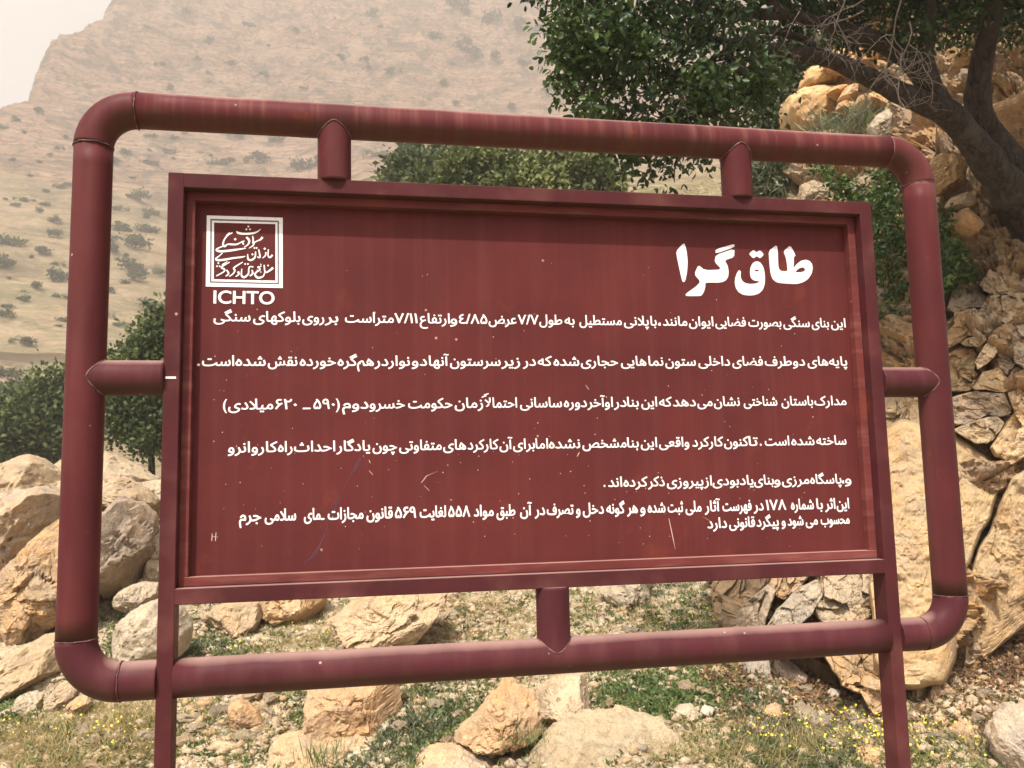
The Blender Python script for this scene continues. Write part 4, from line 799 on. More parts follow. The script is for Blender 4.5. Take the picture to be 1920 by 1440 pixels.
B = [
 ([(1858,612),(1890,612),(1900,622),(1896,640),(1868,640)], .1, -.15, 'rock_ochre', 115, dict(amp=.2)),
 ([(1888,708),(1905,688),(1940,706),(1935,722),(1900,730)], .1, -.15, 'rock_grey', 116, dict(amp=.2, tint=(1.1, 1.0, .9))),
 ([(1776,580),(1790,540),(1830,545),(1850,555),(1852,576),(1820,576),(1792,586)], .12, -.05, 'rock_grey', 117, dict(amp=.25, tint=(.95, .85, .75))),
 ([(1764,700),(1764,650),(1775,645),(1777,700)], .1, -.1, 'rock_ochre', 118, dict(amp=.2)),
 ([(1768,800),(1762,745),(1778,738),(1782,800)], .1, -.1, 'rock_ochre', 119, dict(amp=.2)),
 # the big smooth slab and its cracked neighbours
 ([(1640,820),(1690,790),(1760,800),(1805,830),(1850,852),(1888,884),(1868,935),(1856,972),(1836,1002),(1818,1048),(1802,1085),(1795,1150),(1792,1230),(1770,1285),(1715,1298),(1680,1290),(1640,1240),(1630,1100),(1632,950)], .35, -.25, 'rock_ochre', 101, dict(q=4, amp=.035, crack=.012, sub=6, tint=(1.12, 1.12, 1.05), tilt=.12)),
 ([(1894,892),(1960,850),(2100,860),(2100,1120),(1960,1150),(1920,1172),(1880,1205),(1840,1240),(1800,1262),(1800,1150),(1808,1092),(1826,1050),(1844,1008),(1864,975),(1876,938)], .35, -.2, 'rock_ochre', 102, dict(q=4, amp=.045, crack=.02, sub=6, tint=(1.05, 1.05, 1.0), tilt=.12)),
 ([(1858,838),(1884,800),(1903,772),(1890,738),(1925,722),(2000,735),(2020,845),(1950,846),(1896,870),(1870,856)], .22, -.2, 'rock_grey', 103, dict(q=3.5, amp=.22, sub=5, tint=(1.45, 1.25, .95))),
 ([(1786,806),(1850,782),(1872,780),(1882,795),(1862,826),(1850,832),(1826,830)], .15, -.2, 'rock_grey', 104, dict(q=3.5, amp=.2, sub=4, tint=(1.4, 1.25, 1.0))),
 ([(1783,800),(1780,748),(1800,740),(1830,734),(1880,738),(1895,765),(1896,776),(1878,782),(1850,778),(1818,794)], .16, -.2, 'rock_grey', 105, dict(q=3.5, amp=.2, tint=(1.15, 1.0, .85))),
 ([(1824,730),(1842,698),(1874,690),(1886,705),(1896,722),(1884,736),(1850,731)], .2, -.22, 'rock_cream', 106, dict(q=3, amp=.2, tint=(1.1, .98, .82))),
 ([(1828,678),(1848,645),(1866,640),(1870,660),(1862,672),(1834,694)], .18, -.3, 'rock_grey', 107, dict(q=4, amp=.25, sub=4, tint=(1.5, 1.35, 1.15))),
 ([(1772,655),(1772,628),(1790,608),(1790,588),(1825,580),(1850,590),(1857,608),(1852,624),(1815,630),(1802,640)], .16, -.25, 'rock_cream', 108, dict(q=4, amp=.22, tint=(1.1, .98, .80))),
 ([(1802,643),(1815,634),(1850,627),(1848,640),(1834,650),(1810,648)], .1, -.25, 'rock_pale', 109, dict(q=3, amp=.25, sub=4, tint=(1, .88, .7))),
 ([(1778,735),(1776,665),(1800,655),(1826,655),(1832,668),(1826,695),(1838,705),(1818,732)], .16, -.1, 'rock_ochre', 110, dict(q=3, amp=.35, tint=(1.05, 1.0, .9))),
 ([(1856,556),(1880,548),(1922,552),(1926,580),(1908,600),(1890,610),(1862,594)], .18, -.25, 'rock_pale', 111, dict(q=3.5, amp=.3, tint=(.95, .85, .7))),
 ([(1836,534),(1856,506),(1876,518),(1892,545),(1862,552),(1846,546)], .15, -.2, 'rock_grey', 112, dict(q=3, amp=.3, sub=4, tint=(1.1, 1, .85))),
 ([(1900,618),(1930,600),(1990,640),(1990,720),(1930,702),(1905,680),(1897,655)], .28, -.35, 'rock_grey', 113, dict(q=3, amp=.25, tint=(1.1, 1.0, .85))),
 ([(1872,640),(1892,640),(1896,690),(1888,702),(1872,685)], .15, -.12, 'rock_ochre', 114, dict(q=3, amp=.3, sub=4)),
 # seen between the sign and the right pipe
 ([(1648,800),(1650,735),(1690,720),(1725,745),(1730,812),(1700,822)], .2, -.1, 'rock_ochre', 121, dict(q=3, amp=.3)),
 ([(1640,735),(1650,712),(1700,700),(1730,735),(1700,742)], .15, -.1, 'rock_grey', 122, dict(q=3, amp=.3, sub=4, tint=(1.2, 1.1, 1.0))),
 # foot of the cliff below the panel
 ([(1336,1130),(1340,1085),(1400,1060),(1440,1070),(1440,1110),(1425,1140),(1395,1165),(1360,1180),(1345,1160)], .3, -.1, 'rock_ochre', 131, dict(q=3, amp=.35, tint=(1.05, 1.0, .95))),
 ([(1362,1175),(1400,1130),(1440,1095),(1452,1110),(1440,1150),(1430,1195),(1380,1210),(1345,1185)], .25, -.25, 'rock_grey', 132, dict(q=3, amp=.28, tint=(1.15, 1.05, .95))),
 ([(1438,1175),(1460,1140),(1500,1100),(1532,1088),(1545,1112),(1524,1150),(1500,1170),(1470,1190),(1440,1195)], .3, -.45, 'rock_grey', 133, dict(q=3.6, amp=.2, crack=.02, tint=(1.15, 1.1, 1.02))),
 ([(1440,1110),(1452,1070),(1500,1050),(1530,1065),(1505,1095),(1470,1125)], .2, -.1, 'rock_ochre', 134, dict(q=3, amp=.35)),
 ([(1530,1150),(1538,1100),(1545,1060),(1600,1050),(1640,1062),(1650,1150),(1600,1175),(1545,1170)], .3, -.2, 'rock_grey', 135, dict(q=3, amp=.28, tint=(1.2, 1.1, .95))),
 ([(1545,1220),(1570,1200),(1640,1190),(1665,1210),(1668,1330),(1640,1345),(1615,1300),(1580,1285),(1562,1255)], .3, -.3, 'rock_ochre', 136, dict(q=3, amp=.3, tint=(1.15, 1.1, 1.0))),
 ([(1450,1222),(1470,1200),(1540,1190),(1555,1210),(1540,1228),(1480,1232)], .2, -.25, 'rock_ochre', 137, dict(q=3, amp=.3, sub=4)),
 # the sunlit yellow knuckles above the top pipe
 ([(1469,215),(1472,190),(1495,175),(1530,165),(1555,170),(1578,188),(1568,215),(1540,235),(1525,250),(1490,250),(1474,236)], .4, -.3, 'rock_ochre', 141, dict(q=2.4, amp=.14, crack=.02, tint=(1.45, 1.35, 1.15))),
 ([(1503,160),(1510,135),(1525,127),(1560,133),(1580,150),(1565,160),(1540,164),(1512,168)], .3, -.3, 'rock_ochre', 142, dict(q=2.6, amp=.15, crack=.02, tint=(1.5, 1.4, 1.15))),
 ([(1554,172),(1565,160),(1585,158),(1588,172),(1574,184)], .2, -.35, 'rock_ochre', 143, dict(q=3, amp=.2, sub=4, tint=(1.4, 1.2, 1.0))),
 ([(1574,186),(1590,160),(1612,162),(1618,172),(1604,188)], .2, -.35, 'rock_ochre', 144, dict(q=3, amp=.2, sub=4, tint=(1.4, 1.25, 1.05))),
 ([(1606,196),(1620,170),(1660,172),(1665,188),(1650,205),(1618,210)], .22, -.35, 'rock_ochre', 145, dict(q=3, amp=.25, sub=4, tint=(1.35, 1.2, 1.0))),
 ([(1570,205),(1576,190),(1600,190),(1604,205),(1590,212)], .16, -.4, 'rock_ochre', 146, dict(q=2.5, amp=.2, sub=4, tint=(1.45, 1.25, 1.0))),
 ([(1545,110),(1560,90),(1600,88),(1640,100),(1690,130),(1700,150),(1660,150),(1600,140),(1560,125)], .3, -.2, 'rock_ochre', 147, dict(q=3, amp=.4, crack=.08, tint=(1.45, 1.25, 1.0))),
 ([(1632,235),(1650,212),(1665,205),(1690,230),(1680,250),(1655,262),(1636,258)], .2, -.3, 'rock_pale', 148, dict(q=3, amp=.3, tint=(.95, .95, .95))),
 ([(1500,380),(1505,345),(1530,330),(1548,345),(1556,380),(1540,392)], .2, -.2, 'rock_pale', 149, dict(q=3, amp=.35, tint=(.85, .8, .75))),
 ([(1590,350),(1620,320),(1660,330),(1670,370),(1640,395),(1600,390)], .22, -.2, 'rock_pale', 150, dict(q=3, amp=.35, tint=(.8, .75, .72))),
 # ochre blocks round the tree's foot
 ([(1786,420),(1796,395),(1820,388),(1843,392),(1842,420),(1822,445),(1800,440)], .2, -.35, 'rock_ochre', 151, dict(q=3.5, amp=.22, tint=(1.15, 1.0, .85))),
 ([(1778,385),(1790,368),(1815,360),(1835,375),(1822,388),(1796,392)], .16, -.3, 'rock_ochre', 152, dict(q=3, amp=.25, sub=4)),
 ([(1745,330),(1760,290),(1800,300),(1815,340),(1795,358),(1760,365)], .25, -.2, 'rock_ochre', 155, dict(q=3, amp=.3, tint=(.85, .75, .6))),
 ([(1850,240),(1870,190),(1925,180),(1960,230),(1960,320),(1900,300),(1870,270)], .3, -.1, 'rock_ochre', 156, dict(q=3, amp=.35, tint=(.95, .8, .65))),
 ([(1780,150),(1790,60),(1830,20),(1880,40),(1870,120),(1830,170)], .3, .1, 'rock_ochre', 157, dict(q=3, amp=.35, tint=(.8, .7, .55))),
]
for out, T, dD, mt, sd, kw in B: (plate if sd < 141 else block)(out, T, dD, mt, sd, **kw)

# ------------------------------------------------------------------ plants
def leaves(Pc, N, L, Wd, rng, mat, name, parent=None, tone=None, two=True, droop=0.0, dirs=None):
    """one mesh of folded leaves. Pc: points, N: outward directions, L: length(s), Wd: width ratio"""
    n = len(Pc); L = np.broadcast_to(np.asarray(L, float), (n,))*rng.uniform(.7, 1.25, n)
    A = (dirs if dirs is not None else N)+rng.normal(size=(n, 3))*.75; A[:, 2] -= droop; A /= np.linalg.norm(A, axis=1)[:, None]
    U = np.cross(A, N+rng.normal(size=(n, 3))*.9+np.array([0, 0, .8])); U /= np.linalg.norm(U, axis=1)[:, None]+1e-9
    Q = np.cross(U, A); w2 = L*Wd*.5
    a = lambda f, g, h: Pc+A*(L*f)[:, None]+U*(w2*g)[:, None]+Q*(L*h)[:, None]
    if two:
        V = np.stack([a(0, 0, 0), a(.35, 1, .10), a(.75, .75, .06), a(1, 0, -.06), a(.75, -.75, .06), a(.35, -1, .10)], 1).reshape(-1, 3)
        b = np.arange(n)[:, None]*6; Fc = np.concatenate([b+np.array([[0, 1, 2, 3]]), b+np.array([[0, 3, 4, 5]])]); k_ = 6
    else:
        V = np.stack([a(0, 0, 0), a(.5, 1, .06), a(1, 0, 0), a(.5, -1, .06)], 1).reshape(-1, 3); Fc = np.arange(n*4).reshape(-1, 4); k_ = 4
    tn = (rng.random(n) if tone is None else np.clip(tone+rng.normal(size=n)*.16, 0, 1))
    me = mesh(name, V, Fc, mat, False, np.repeat(tn, k_)); o = link(name, me, parent); o['kind'] = 'stuff'; return o
def clumps(blobs, ncl, per, spread, rng, shell=.55):
    """cluster centres through the blobs' volumes, leaf points around them; blobs: (centre, radii)"""
    vol = np.array([np.prod(b[1])**(2/3) for b in blobs]); cnt = np.maximum(1, (ncl*vol/vol.sum()).astype(int)); Cc = []; Nn = []
    for (c_, r), m in zip(blobs, cnt):
        d = rng.normal(size=(m, 3)); d /= np.linalg.norm(d, axis=1)[:, None]; rad = shell+(1-shell)*rng.random(m)**.6
        rad = rad*(1+.12*rng.normal(size=m)); Cc.append(np.asarray(c_)+d*rad[:, None]*np.asarray(r)); Nn.append(d)
    Cc = np.concatenate(Cc); Nn = np.concatenate(Nn); m = len(Cc)
    tn = np.clip(.42+.34*rng.normal(size=m), .02, .98)
    P = np.repeat(Cc, per, 0)+rng.normal(size=(m*per, 3))*spread; N = np.repeat(Nn, per, 0)+rng.normal(size=(m*per, 3))*.5
    return P, N, np.repeat(tn, per), Cc
def bx_(px, py, D, rpx, ry=None, dep=None):
    r = rpx*D/F; return (at(px, py, D), (r, (dep if dep else r), (ry*D/F if ry else r)))
def limb(pts, mat, name, parent, n=12, rough=.12, seed=0, sub=8):
    p = np.array(pts, float); W = at(p[:, 0], p[:, 1], p[:, 2]); r = p[:, 3]*p[:, 2]/F/2*.86
    t = np.linspace(0, len(p)-1, (len(p)-1)*sub+1); i0 = np.clip(t.astype(int), 0, len(p)-2); f = (t-i0)[:, None]; g = lambda j: W[np.clip(j, 0, len(p)-1)]
    q = .5*((2*g(i0))+(-g(i0-1)+g(i0+1))*f+(2*g(i0-1)-5*g(i0)+4*g(i0+1)-g(i0+2))*f*f+(-g(i0-1)+3*g(i0)-3*g(i0+1)+g(i0+2))*f**3)
    rr = np.interp(t, range(len(p)), r); V, Fc = tube(q, rr, n); c_ = np.repeat(q, n, 0); dn = V-c_
    V = c_+dn*(1+rough*fbm(V*9, 3, seed)+rough*.8*fbm(V*3, 2, seed+3))[:, None]
    o = link(name, mesh(name, V, Fc, mat, True), parent); return o, q

rng = np.random.default_rng(11)
# ---- the oak leaning out of the cliff
base = at(1900, 380, 6.3)
oak = empty('oak_tree', base); tag(oak, 'dark leaning oak tree rooted on the cliff, its crown hanging over the sign', 'tree')
oakp = empty('_tmp', (0, 0, 0)); bpy.data.objects.remove(oakp)
def reloc(o, root):
    o.parent = root; o.matrix_parent_inverse = Matrix.Translation(-Vector(root.location)); return o
def L_(pts, name='limb', mat='bark', seed=0, n=14, **kw):
    o, q = limb(pts, M[mat], name, None, n=n, seed=seed, **kw); return reloc(o, oak), q
_, qA = L_([(1950,430,6.45,120),(1905,375,6.3,95),(1868,325,6.2,74),(1820,262,6.05,66),(1775,212,5.9,62),(1728,190,5.8,50),(1668,165,5.65,44),(1610,135,5.5,40),(1555,112,5.4,34),(1480,94,5.25,28),(1420,88,5.15,20),(1340,74,5.0,13),(1260,62,4.9,7)], 'trunk', seed=1, n=20)
_, qB = L_([(1985,420,6.6,110),(1930,350,6.5,74),(1890,285,6.4,56),(1846,232,6.35,52),(1832,180,6.3,50),(1842,110,6.2,44),(1858,40,6.1,40),(1868,-40,6.0,36),(1880,-160,5.9,26)], 'trunk', seed=2, n=18)
_, qC = L_([(1785,225,5.9,48),(1745,165,5.85,50),(1712,118,5.75,46),(1668,88,5.65,40),(1610,66,5.5,34),(1545,44,5.4,30),(1478,26,5.3,24),(1440,0,5.2,18),(1400,-50,5.1,12)], 'limb', seed=3)
_, qD = L_([(1752,180,5.86,46),(1735,110,5.8,40),(1742,40,5.7,34),(1735,-60,5.6,26),(1720,-180,5.4,16)], 'limb', seed=4)
_, qE = L_([(1472,30,5.3,20),(1400,28,5.2,16),(1330,20,5.05,12),(1250,12,4.9,8),(1180,20,4.8,5)], 'limb', seed=5)
_, qF = L_([(1555,112,5.4,20),(1500,70,5.3,14),(1420,60,5.15,10),(1350,100,5.0,7),(1300,150,4.9,5)], 'limb', seed=6)
_, qG = L_([(1470,90,5.25,16),(1400,130,5.1,10),(1340,170,5.0,7),(1290,230,4.95,5),(1270,290,4.9,3)], 'limb', seed=7)
_, qH = L_([(1600,130,5.5,12),(1612,105,5.45,9),(1600,80,5.4,6)], 'limb', seed=8, n=8)
crown = [bx_(1085, 55, 4.7, 62, 70, .45), bx_(1150, 120, 4.75, 85, 75, .5), bx_(1200, 40, 4.8, 110, 70, .55), bx_(1130, 190, 4.7, 55, 36, .35), bx_(1230, 190, 4.85, 95, 60, .5),
         bx_(1320, 120, 4.9, 100, 80, .5), bx_(1330, 30, 5.0, 110, 60, .55), bx_(1390, 190, 5.2, 80, 55, .4), bx_(1440, 50, 5.55, 90, 50, .3), bx_(1180, 270, 4.75, 42, 45, .3), bx_(1255, 300, 4.8, 60, 45, .3), bx_(1310, 240, 4.9, 70, 45, .4),
         bx_(1420, 130, 5.5, 70, 50, .25), bx_(1540, 12, 5.6, 95, 45, .3), bx_(1640, 28, 5.8, 90, 48, .35), bx_(1590, 70, 5.9, 50, 30, .2), bx_(1740, 30, 5.9, 90, 65, .4), bx_(1820, 20, 6.2, 80, 55, .4), bx_(1900, 20, 6.3, 50, 60, .4), bx_(1700, 70, 5.6, 45, 30, .3),
         bx_(1100, -60, 4.7, 110, 70, .6), bx_(1280, -90, 4.9, 150, 90, .8), bx_(1460, -90, 5.2, 150, 90, .9), bx_(1640, -110, 5.5, 160, 100, 1.0), bx_(1820, -120, 5.8, 160, 100, 1.1), bx_(1980, -60, 6.2, 130, 100, 1.1), bx_(1500, -230, 5.2, 220, 90, 1.2), bx_(1750, -260, 5.2, 240, 120, 1.2), bx_(1980, -240, 5.3, 220, 120, 1.2), bx_(1850, -430, 4.8, 260, 120, 1.0), bx_(2120, -380, 5.2, 220, 140, 1.0)]
P, N, tn, Cc = clumps(crown, 2550, 17, .055, rng, .25)
reloc(leaves(P, N, .046, .52, rng, M['oak_leaf'], 'foliage', tone=tn*.9, droop=.25), oak)
# extra dense crown, unseen above, added to shade the trunk and the rock behind it
P, N, tn, _ = clumps([bx_(1800, -185, 5.6, 210, 85, .5), bx_(1870, -350, 5.1, 260, 110, .6), bx_(2050, -260, 5.5, 160, 110, .5)], 1000, 17, .07, rng, .1)
reloc(leaves(P, N, .055, .6, rng, M['oak_leaf'], 'foliage', tone=tn*.9, droop=.25), oak)  # added unseen crown, for shade
# rim of brighter leaves along the crown's left side
P, N, tn, _ = clumps([bx_(1052, 60, 4.6, 30, 70, .2), bx_(1060, 170, 4.62, 28, 22, .15), bx_(1075, 115, 4.6, 30, 40, .2), bx_(1120, 215, 4.6, 36, 20, .2), bx_(1320, 170, 4.75, 60, 40, .2), bx_(1410, 150, 5.0, 50, 30, .2), bx_(1150, 90, 4.5, 60, 60, .2)], 150, 15, .045, rng, .2)
reloc(leaves(P, N, .046, .52, rng, M['bright_leaf'], 'foliage', tone=tn*.8, droop=.2), oak)
# fine branches reaching for the leaf clusters, and bare grey twigs
Q = np.concatenate([qA[40:], qC[16:], qD, qE, qF, qG]); parts = []
sel = Cc[rng.permutation(len(Cc))[:420]]
for c_ in sel:
    d = np.linalg.norm(Q-c_, axis=1); j = np.argmin(d); 
    if d[j] > 1.3: continue
    t = np.linspace(0, 1, 7)[:, None]; m_ = Q[j]*(1-t)+c_*t+np.sin(t*math.pi)*np.array([0, 0, .10*d[j]])+.05*d[j]*rng.normal(size=(7, 3))*np.sin(t*math.pi); parts.append(tube(m_, np.linspace(.008, .0025, 7), 5, False))
V, Fc = join(parts); o = link('twigs', mesh('twigs', V, Fc, M['bark'], True)); o['kind'] = 'stuff'; reloc(o, oak)
parts = []
def twig(p, d, L, r, lev):
    n = 7; P = [p]; dd = d/np.linalg.norm(d)
    for i in range(n):
        dd = dd+rng.normal(size=3)*.22; dd[2] -= .03; dd /= np.linalg.norm(dd); P.append(P[-1]+dd*L/n)
        if lev > 0 and i > 0 and rng.random() < .62: 
            q = dd+rng.normal(size=3)*.9; twig(P[-1], q, L*rng.uniform(.4, .65), r*.6, lev-1)
    parts.append(tube(np.array(P), np.linspace(r, r*.35, n+1), 6, False))
for (x, y, D_, dx, dz, dy, L, r) in ((1640,-20,5.2,-.55,-.7,.0,.52,.009),(1690,-30,5.2,.1,-1,0,.75,.010),(1705,40,5.2,.05,-1,.1,.5,.009),(1585,0,5.15,-.3,-.6,0,.4,.007),(1620,20,5.1,-.9,-.35,0,.45,.007),(1560,30,5.1,.5,-.5,0,.4,.006),
                                     (1660,70,5.15,.4,-.6,0,.35,.006),(1500,20,5.0,-.5,-.5,0,.35,.005),(1690,100,5.2,-.3,-1,0,.4,.006),(1400,60,4.8,-.4,-.8,0,.3,.004),(1290,140,4.7,.2,-.9,0,.3,.004),(1730,120,5.3,.3,-.9,0,.3,.006)):
    twig(at(x, y, D_), dx*_right+dz*_up+dy*_fwd, L*.9, r*.6, 2)
V, Fc = join(parts); o = link('bare_twigs', mesh('bare_twigs', V, Fc, M['twig'], True)); o['kind'] = 'stuff'; reloc(o, oak)

# ---- other trees and shrubs
def tree(name, label, cat, trunk_px, D, blobs, n, per, L, spread, mat, trunk_r=14, group=None, gz=None, two=False, shell=.35, wd=.6):
    bx0 = at(trunk_px[0], trunk_px[1], D); root = empty(name, bx0); tag(root, label, cat, group)
    cs = [b[0] for b in blobs]; top = np.mean(cs, axis=0); parts = []; r = trunk_r*D/F/2
    b0 = bx0.copy(); b0[2] -= .3; k0 = b0+(top-b0)*.35+np.array([0, 0, 0.])
    parts.append(tube(np.array([b0, (b0+k0)/2+rng.normal(size=3)*r*.6, k0]), [r*1.2, r, r*.85], 10))
    for c_ in cs:
        t = np.linspace(0, 1, 6)[:, None]; q = k0*(1-t)+c_*t+np.sin(t*math.pi)*rng.normal(size=3)*r; parts.append(tube(q, np.linspace(r*.6, r*.15, 6), 7))
    V, Fc = join(parts); o = link('trunk', mesh('trunk', V, Fc, M['bark'], True)); reloc(o, root)
    P, N, tn, Cc = clumps(blobs, n, per, spread, rng, shell); o = leaves(P, N, L, wd, rng, mat, 'foliage', tone=tn, two=two); reloc(o, root); return root
tree('oak_tree', 'round dark green tree behind the boulders at the left photo edge', 'tree', (40, 880), 24, [bx_(30, 800, 24, 75, 60), bx_(95, 745, 24, 48, 45), bx_(-30, 770, 24, 60, 50), bx_(85, 810, 24, 60, 50), bx_(40, 840, 24, 90, 30), bx_(120, 790, 24, 40, 60), bx_(130, 730, 24.5, 40, 40)], 650, 26, .16, .17, M['far_leaf'])
tree('oak_tree', 'leafy tree between the left pipe and the panel, above the side support', 'tree', (290, 900), 15, [bx_(285, 640, 15, 40, 45), bx_(255, 690, 15, 52, 40), bx_(300, 690, 15, 50, 60), bx_(225, 730, 15.4, 28, 30), bx_(330, 730, 15, 60, 80), bx_(270, 770, 15, 60, 42), bx_(222, 800, 15.3, 26, 28), bx_(280, 820, 14.6, 38, 36), bx_(315, 620, 15.2, 40, 50)], 700, 26, .10, .10, M['far_leaf'])
tree('oak_tree', 'dusty dark tree behind the paler one, under the top pipe', 'tree', (830, 480), 27, [bx_(830, 320, 27, 95, 50), bx_(775, 340, 27, 50, 40), bx_(880, 310, 27, 60, 40), bx_(830, 370, 27, 100, 50)], 450, 24, .20, .22, M['far_leaf'])
tree('oak_tree', 'sunlit olive green tree centred under the top pipe, right of the darker one', 'tree', (960, 480), 17, [bx_(800, 345, 17, 30, 24), bx_(860, 318, 17, 45, 38), bx_(915, 312, 17, 42, 36), bx_(965, 330, 17, 45, 36), bx_(1010, 315, 17.3, 40, 34), bx_(1055, 308, 17, 48, 38), bx_(1110, 325, 17, 42, 36), bx_(880, 360, 17, 60, 40), bx_(1000, 365, 17, 90, 40), bx_(1120, 350, 17, 50, 34)], 650, 26, .12, .12, M['olive_leaf'])
P0 = [bx_(1450, 320, 9.8, 55, 42), bx_(1420, 345, 9.8, 45, 30), bx_(1490, 335, 9.7, 35, 35), bx_(1465, 370, 9.7, 55, 30)]
tree('broom_shrub', 'feathery grey green shrub right of the right top support pipe', 'shrub', (1450, 420), 9.8, P0, 420, 16, .11, .07, M['grey_leaf'], 5, wd=.16)
P0 = [bx_(1465, 150, 10.6, 40, 60), bx_(1500, 110, 10.6, 50, 40), bx_(1440, 230, 10.5, 35, 40), bx_(1470, 250, 10.4, 20, 40)]
tree('shrub', 'dull olive shrub left of the yellow rock knuckles', 'shrub', (1460, 330), 10.6, P0, 420, 14, .07, .07, M['grey_leaf'], 5)
P0 = [bx_(1660, 390, 7.3, 30, 34, .2), bx_(1690, 440, 7.0, 30, 36, .2), bx_(1660, 500, 6.9, 22, 34, .15), bx_(1690, 550, 6.7, 20, 24, .15), bx_(1665, 600, 6.6, 26, 34, .15), bx_(1695, 630, 6.5, 16, 18, .12), bx_(1645, 440, 7.3, 20, 40, .2)]
tree('climbing_shrub', 'tall leafy shrub seen between the panel and the right pipe', 'shrub', (1680, 690), 6.6, P0, 190, 11, .045, .05, M['bright_leaf'], 4, two=True)
P0 = [bx_(1770, 425, 6.5, 18, 26, .12), bx_(1782, 480, 6.4, 20, 22, .12), bx_(1797, 515, 6.3, 18, 13, .12), bx_(1765, 505, 6.3, 14, 20, .12), bx_(1770, 530, 6.3, 16, 10, .12)]
tree('climbing_shrub', 'bright green leafy plant just right of the right pipe', 'shrub', (1780, 560), 6.4, P0, 90, 10, .045, .04, M['bright_leaf'], 3, two=True)
P0 = [bx_(1575, 350, 7.9, 24, 20, .15), bx_(1600, 375, 7.9, 40, 18, .15), bx_(1645, 330, 7.9, 20, 18, .15), bx_(1660, 365, 7.8, 26, 22, .15), bx_(1540, 310, 8.2, 22, 16, .15), bx_(1630, 390, 7.8, 30, 16, .15)]
tree('climbing_shrub', 'sprig of bright leaves peeping over the panel at its right end', 'shrub', (1620, 430), 7.9, P0, 110, 12, .045, .045, M['bright_leaf'], 3, two=True)
# grass tuft on the ledge
def tuft(cx, cy, D, n, L, spread, mat, label, cat='plant', name='grass_tuft', fan=.6):
    O = at(cx, cy, D); root = empty(name, O); tag(root, label, cat); N = rng.normal(size=(n, 3))*np.array([fan, fan, .2])+np.array([0, 0, 1.]); P = O+rng.normal(size=(n, 3))*spread*np.array([1, 1, .15])
    o = leaves(P, N, L, .035, rng, mat, 'blades', dirs=N*1.6, two=False); reloc(o, root); return root
tuft(1580, 246, 8.6, 420, .26, .17, M['grey_leaf'], 'spiky grey green grass tuft on the ledge below the yellow rocks', fan=.8)
tuft(1630, 244, 8.5, 160, .18, .10, M['weed'], 'shorter tuft right of the spiky grass on the ledge', fan=.8)
tuft(1345, 1185, 6.3, 200, .10, .15, M['weed'], 'dark green tuft at the cliff foot right of the two toned boulder', fan=.9)
tuft(1812, 688, 5.8, 60, .05, .02, M['grey_leaf'], 'tiny tuft growing in a crack of the cliff')

# hillside shrubs: four variants sharing their meshes
protos = []
for v in range(4):
    r2 = np.random.default_rng(60+v); bl = [((r2.normal()*.5, r2.normal()*.5, .55+.25*r2.random()), (.55, .55, .45)) for _ in range(5)]
    P, N, tn, _ = clumps(bl, 60, 8, .14, r2, .3); n = len(P); L = .30*r2.uniform(.7, 1.3, n); A = N+r2.normal(size=(n, 3)); A /= np.linalg.norm(A, axis=1)[:, None]
    U = np.cross(A, r2.normal(size=(n, 3))); U /= np.linalg.norm(U, axis=1)[:, None]
    V = np.stack([P, P+A*(L*.5)[:, None]+U*(L*.35)[:, None], P+A*L[:, None], P+A*(L*.5)[:, None]-U*(L*.35)[:, None]], 1).reshape(-1, 3)
    protos.append(mesh('shrub', V, np.arange(n*4).reshape(-1, 4), M['far_leaf'], False, np.repeat(tn*.8, 4)))
spots = [(20,455,13),(15,495,18),(78,472,10),(107,440,11),(255,370,15),(290,400,10),(228,430,15),(238,455,20),(276,430,13),(255,500,17),(220,470,10),(228,392,8),(75,395,6),(105,415,8),(240,287,10),(210,300,8),(280,305,9),(408,305,12),(438,300,8),
         (480,298,14),(572,312,14),(100,520,16),(60,535,9),(112,555,8),(45,560,10),(14,590,10),(255,520,12),(300,510,12),(258,508,9),(290,575,14),(205,545,8),(470,45,8),(350,15,6),(385,80,9),(495,140,9),(300,120,6),(320,170,7),
         (850,20,14),(880,25,10),(935,40,16),(975,50,14),(1000,58,10),(820,80,12),(870,90,16),(895,95,12),(690,30,10),(640,110,8),(740,140,8),(930,110,10),(980,120,8),(830,160,8),(1040,170,10),(960,200,8),(700,205,8),(560,60,7),(430,120,7),
         (30,225,7),(8,240,6),(70,210,7),(40,640,12),(10,700,18),(60,720,22),(25,740,25),(230,610,7),(120,600,9),(20,300,5),(60,330,5),(110,350,6),(30,385,6),(90,290,5),(330,260,8),(440,255,8),(520,262,9),(505,240,7),(600,300,10),(700,290,12),(740,300,10)]
for i in range(40): spots.append((rng.uniform(0, 330), rng.uniform(230, 640), rng.uniform(3, 7)))
for i in range(30): spots.append((rng.uniform(250, 1020), rng.uniform(20, 300), rng.uniform(3, 7)))
for i, (x, y, r) in enumerate(spots):
    D_ = ground_hit(x, y+r*.4, 30, 900, 260)
    if D_ is None: continue
    O = at(x, y+r*.4, D_); O[2] = H(O[0], O[1])-.1
    o = link('hillside_shrub', protos[i % 4], None, O); s_c = r*D_/F*1.15; o.scale = (s_c*rng.uniform(.9, 1.3), s_c, s_c*rng.uniform(.75, 1.0)); o.rotation_euler = (0, 0, rng.uniform(0, 6))
    tag(o, 'small dark shrub dotted on the hazy hillside', 'shrub', 'shrubs dotted over the hazy hillside')

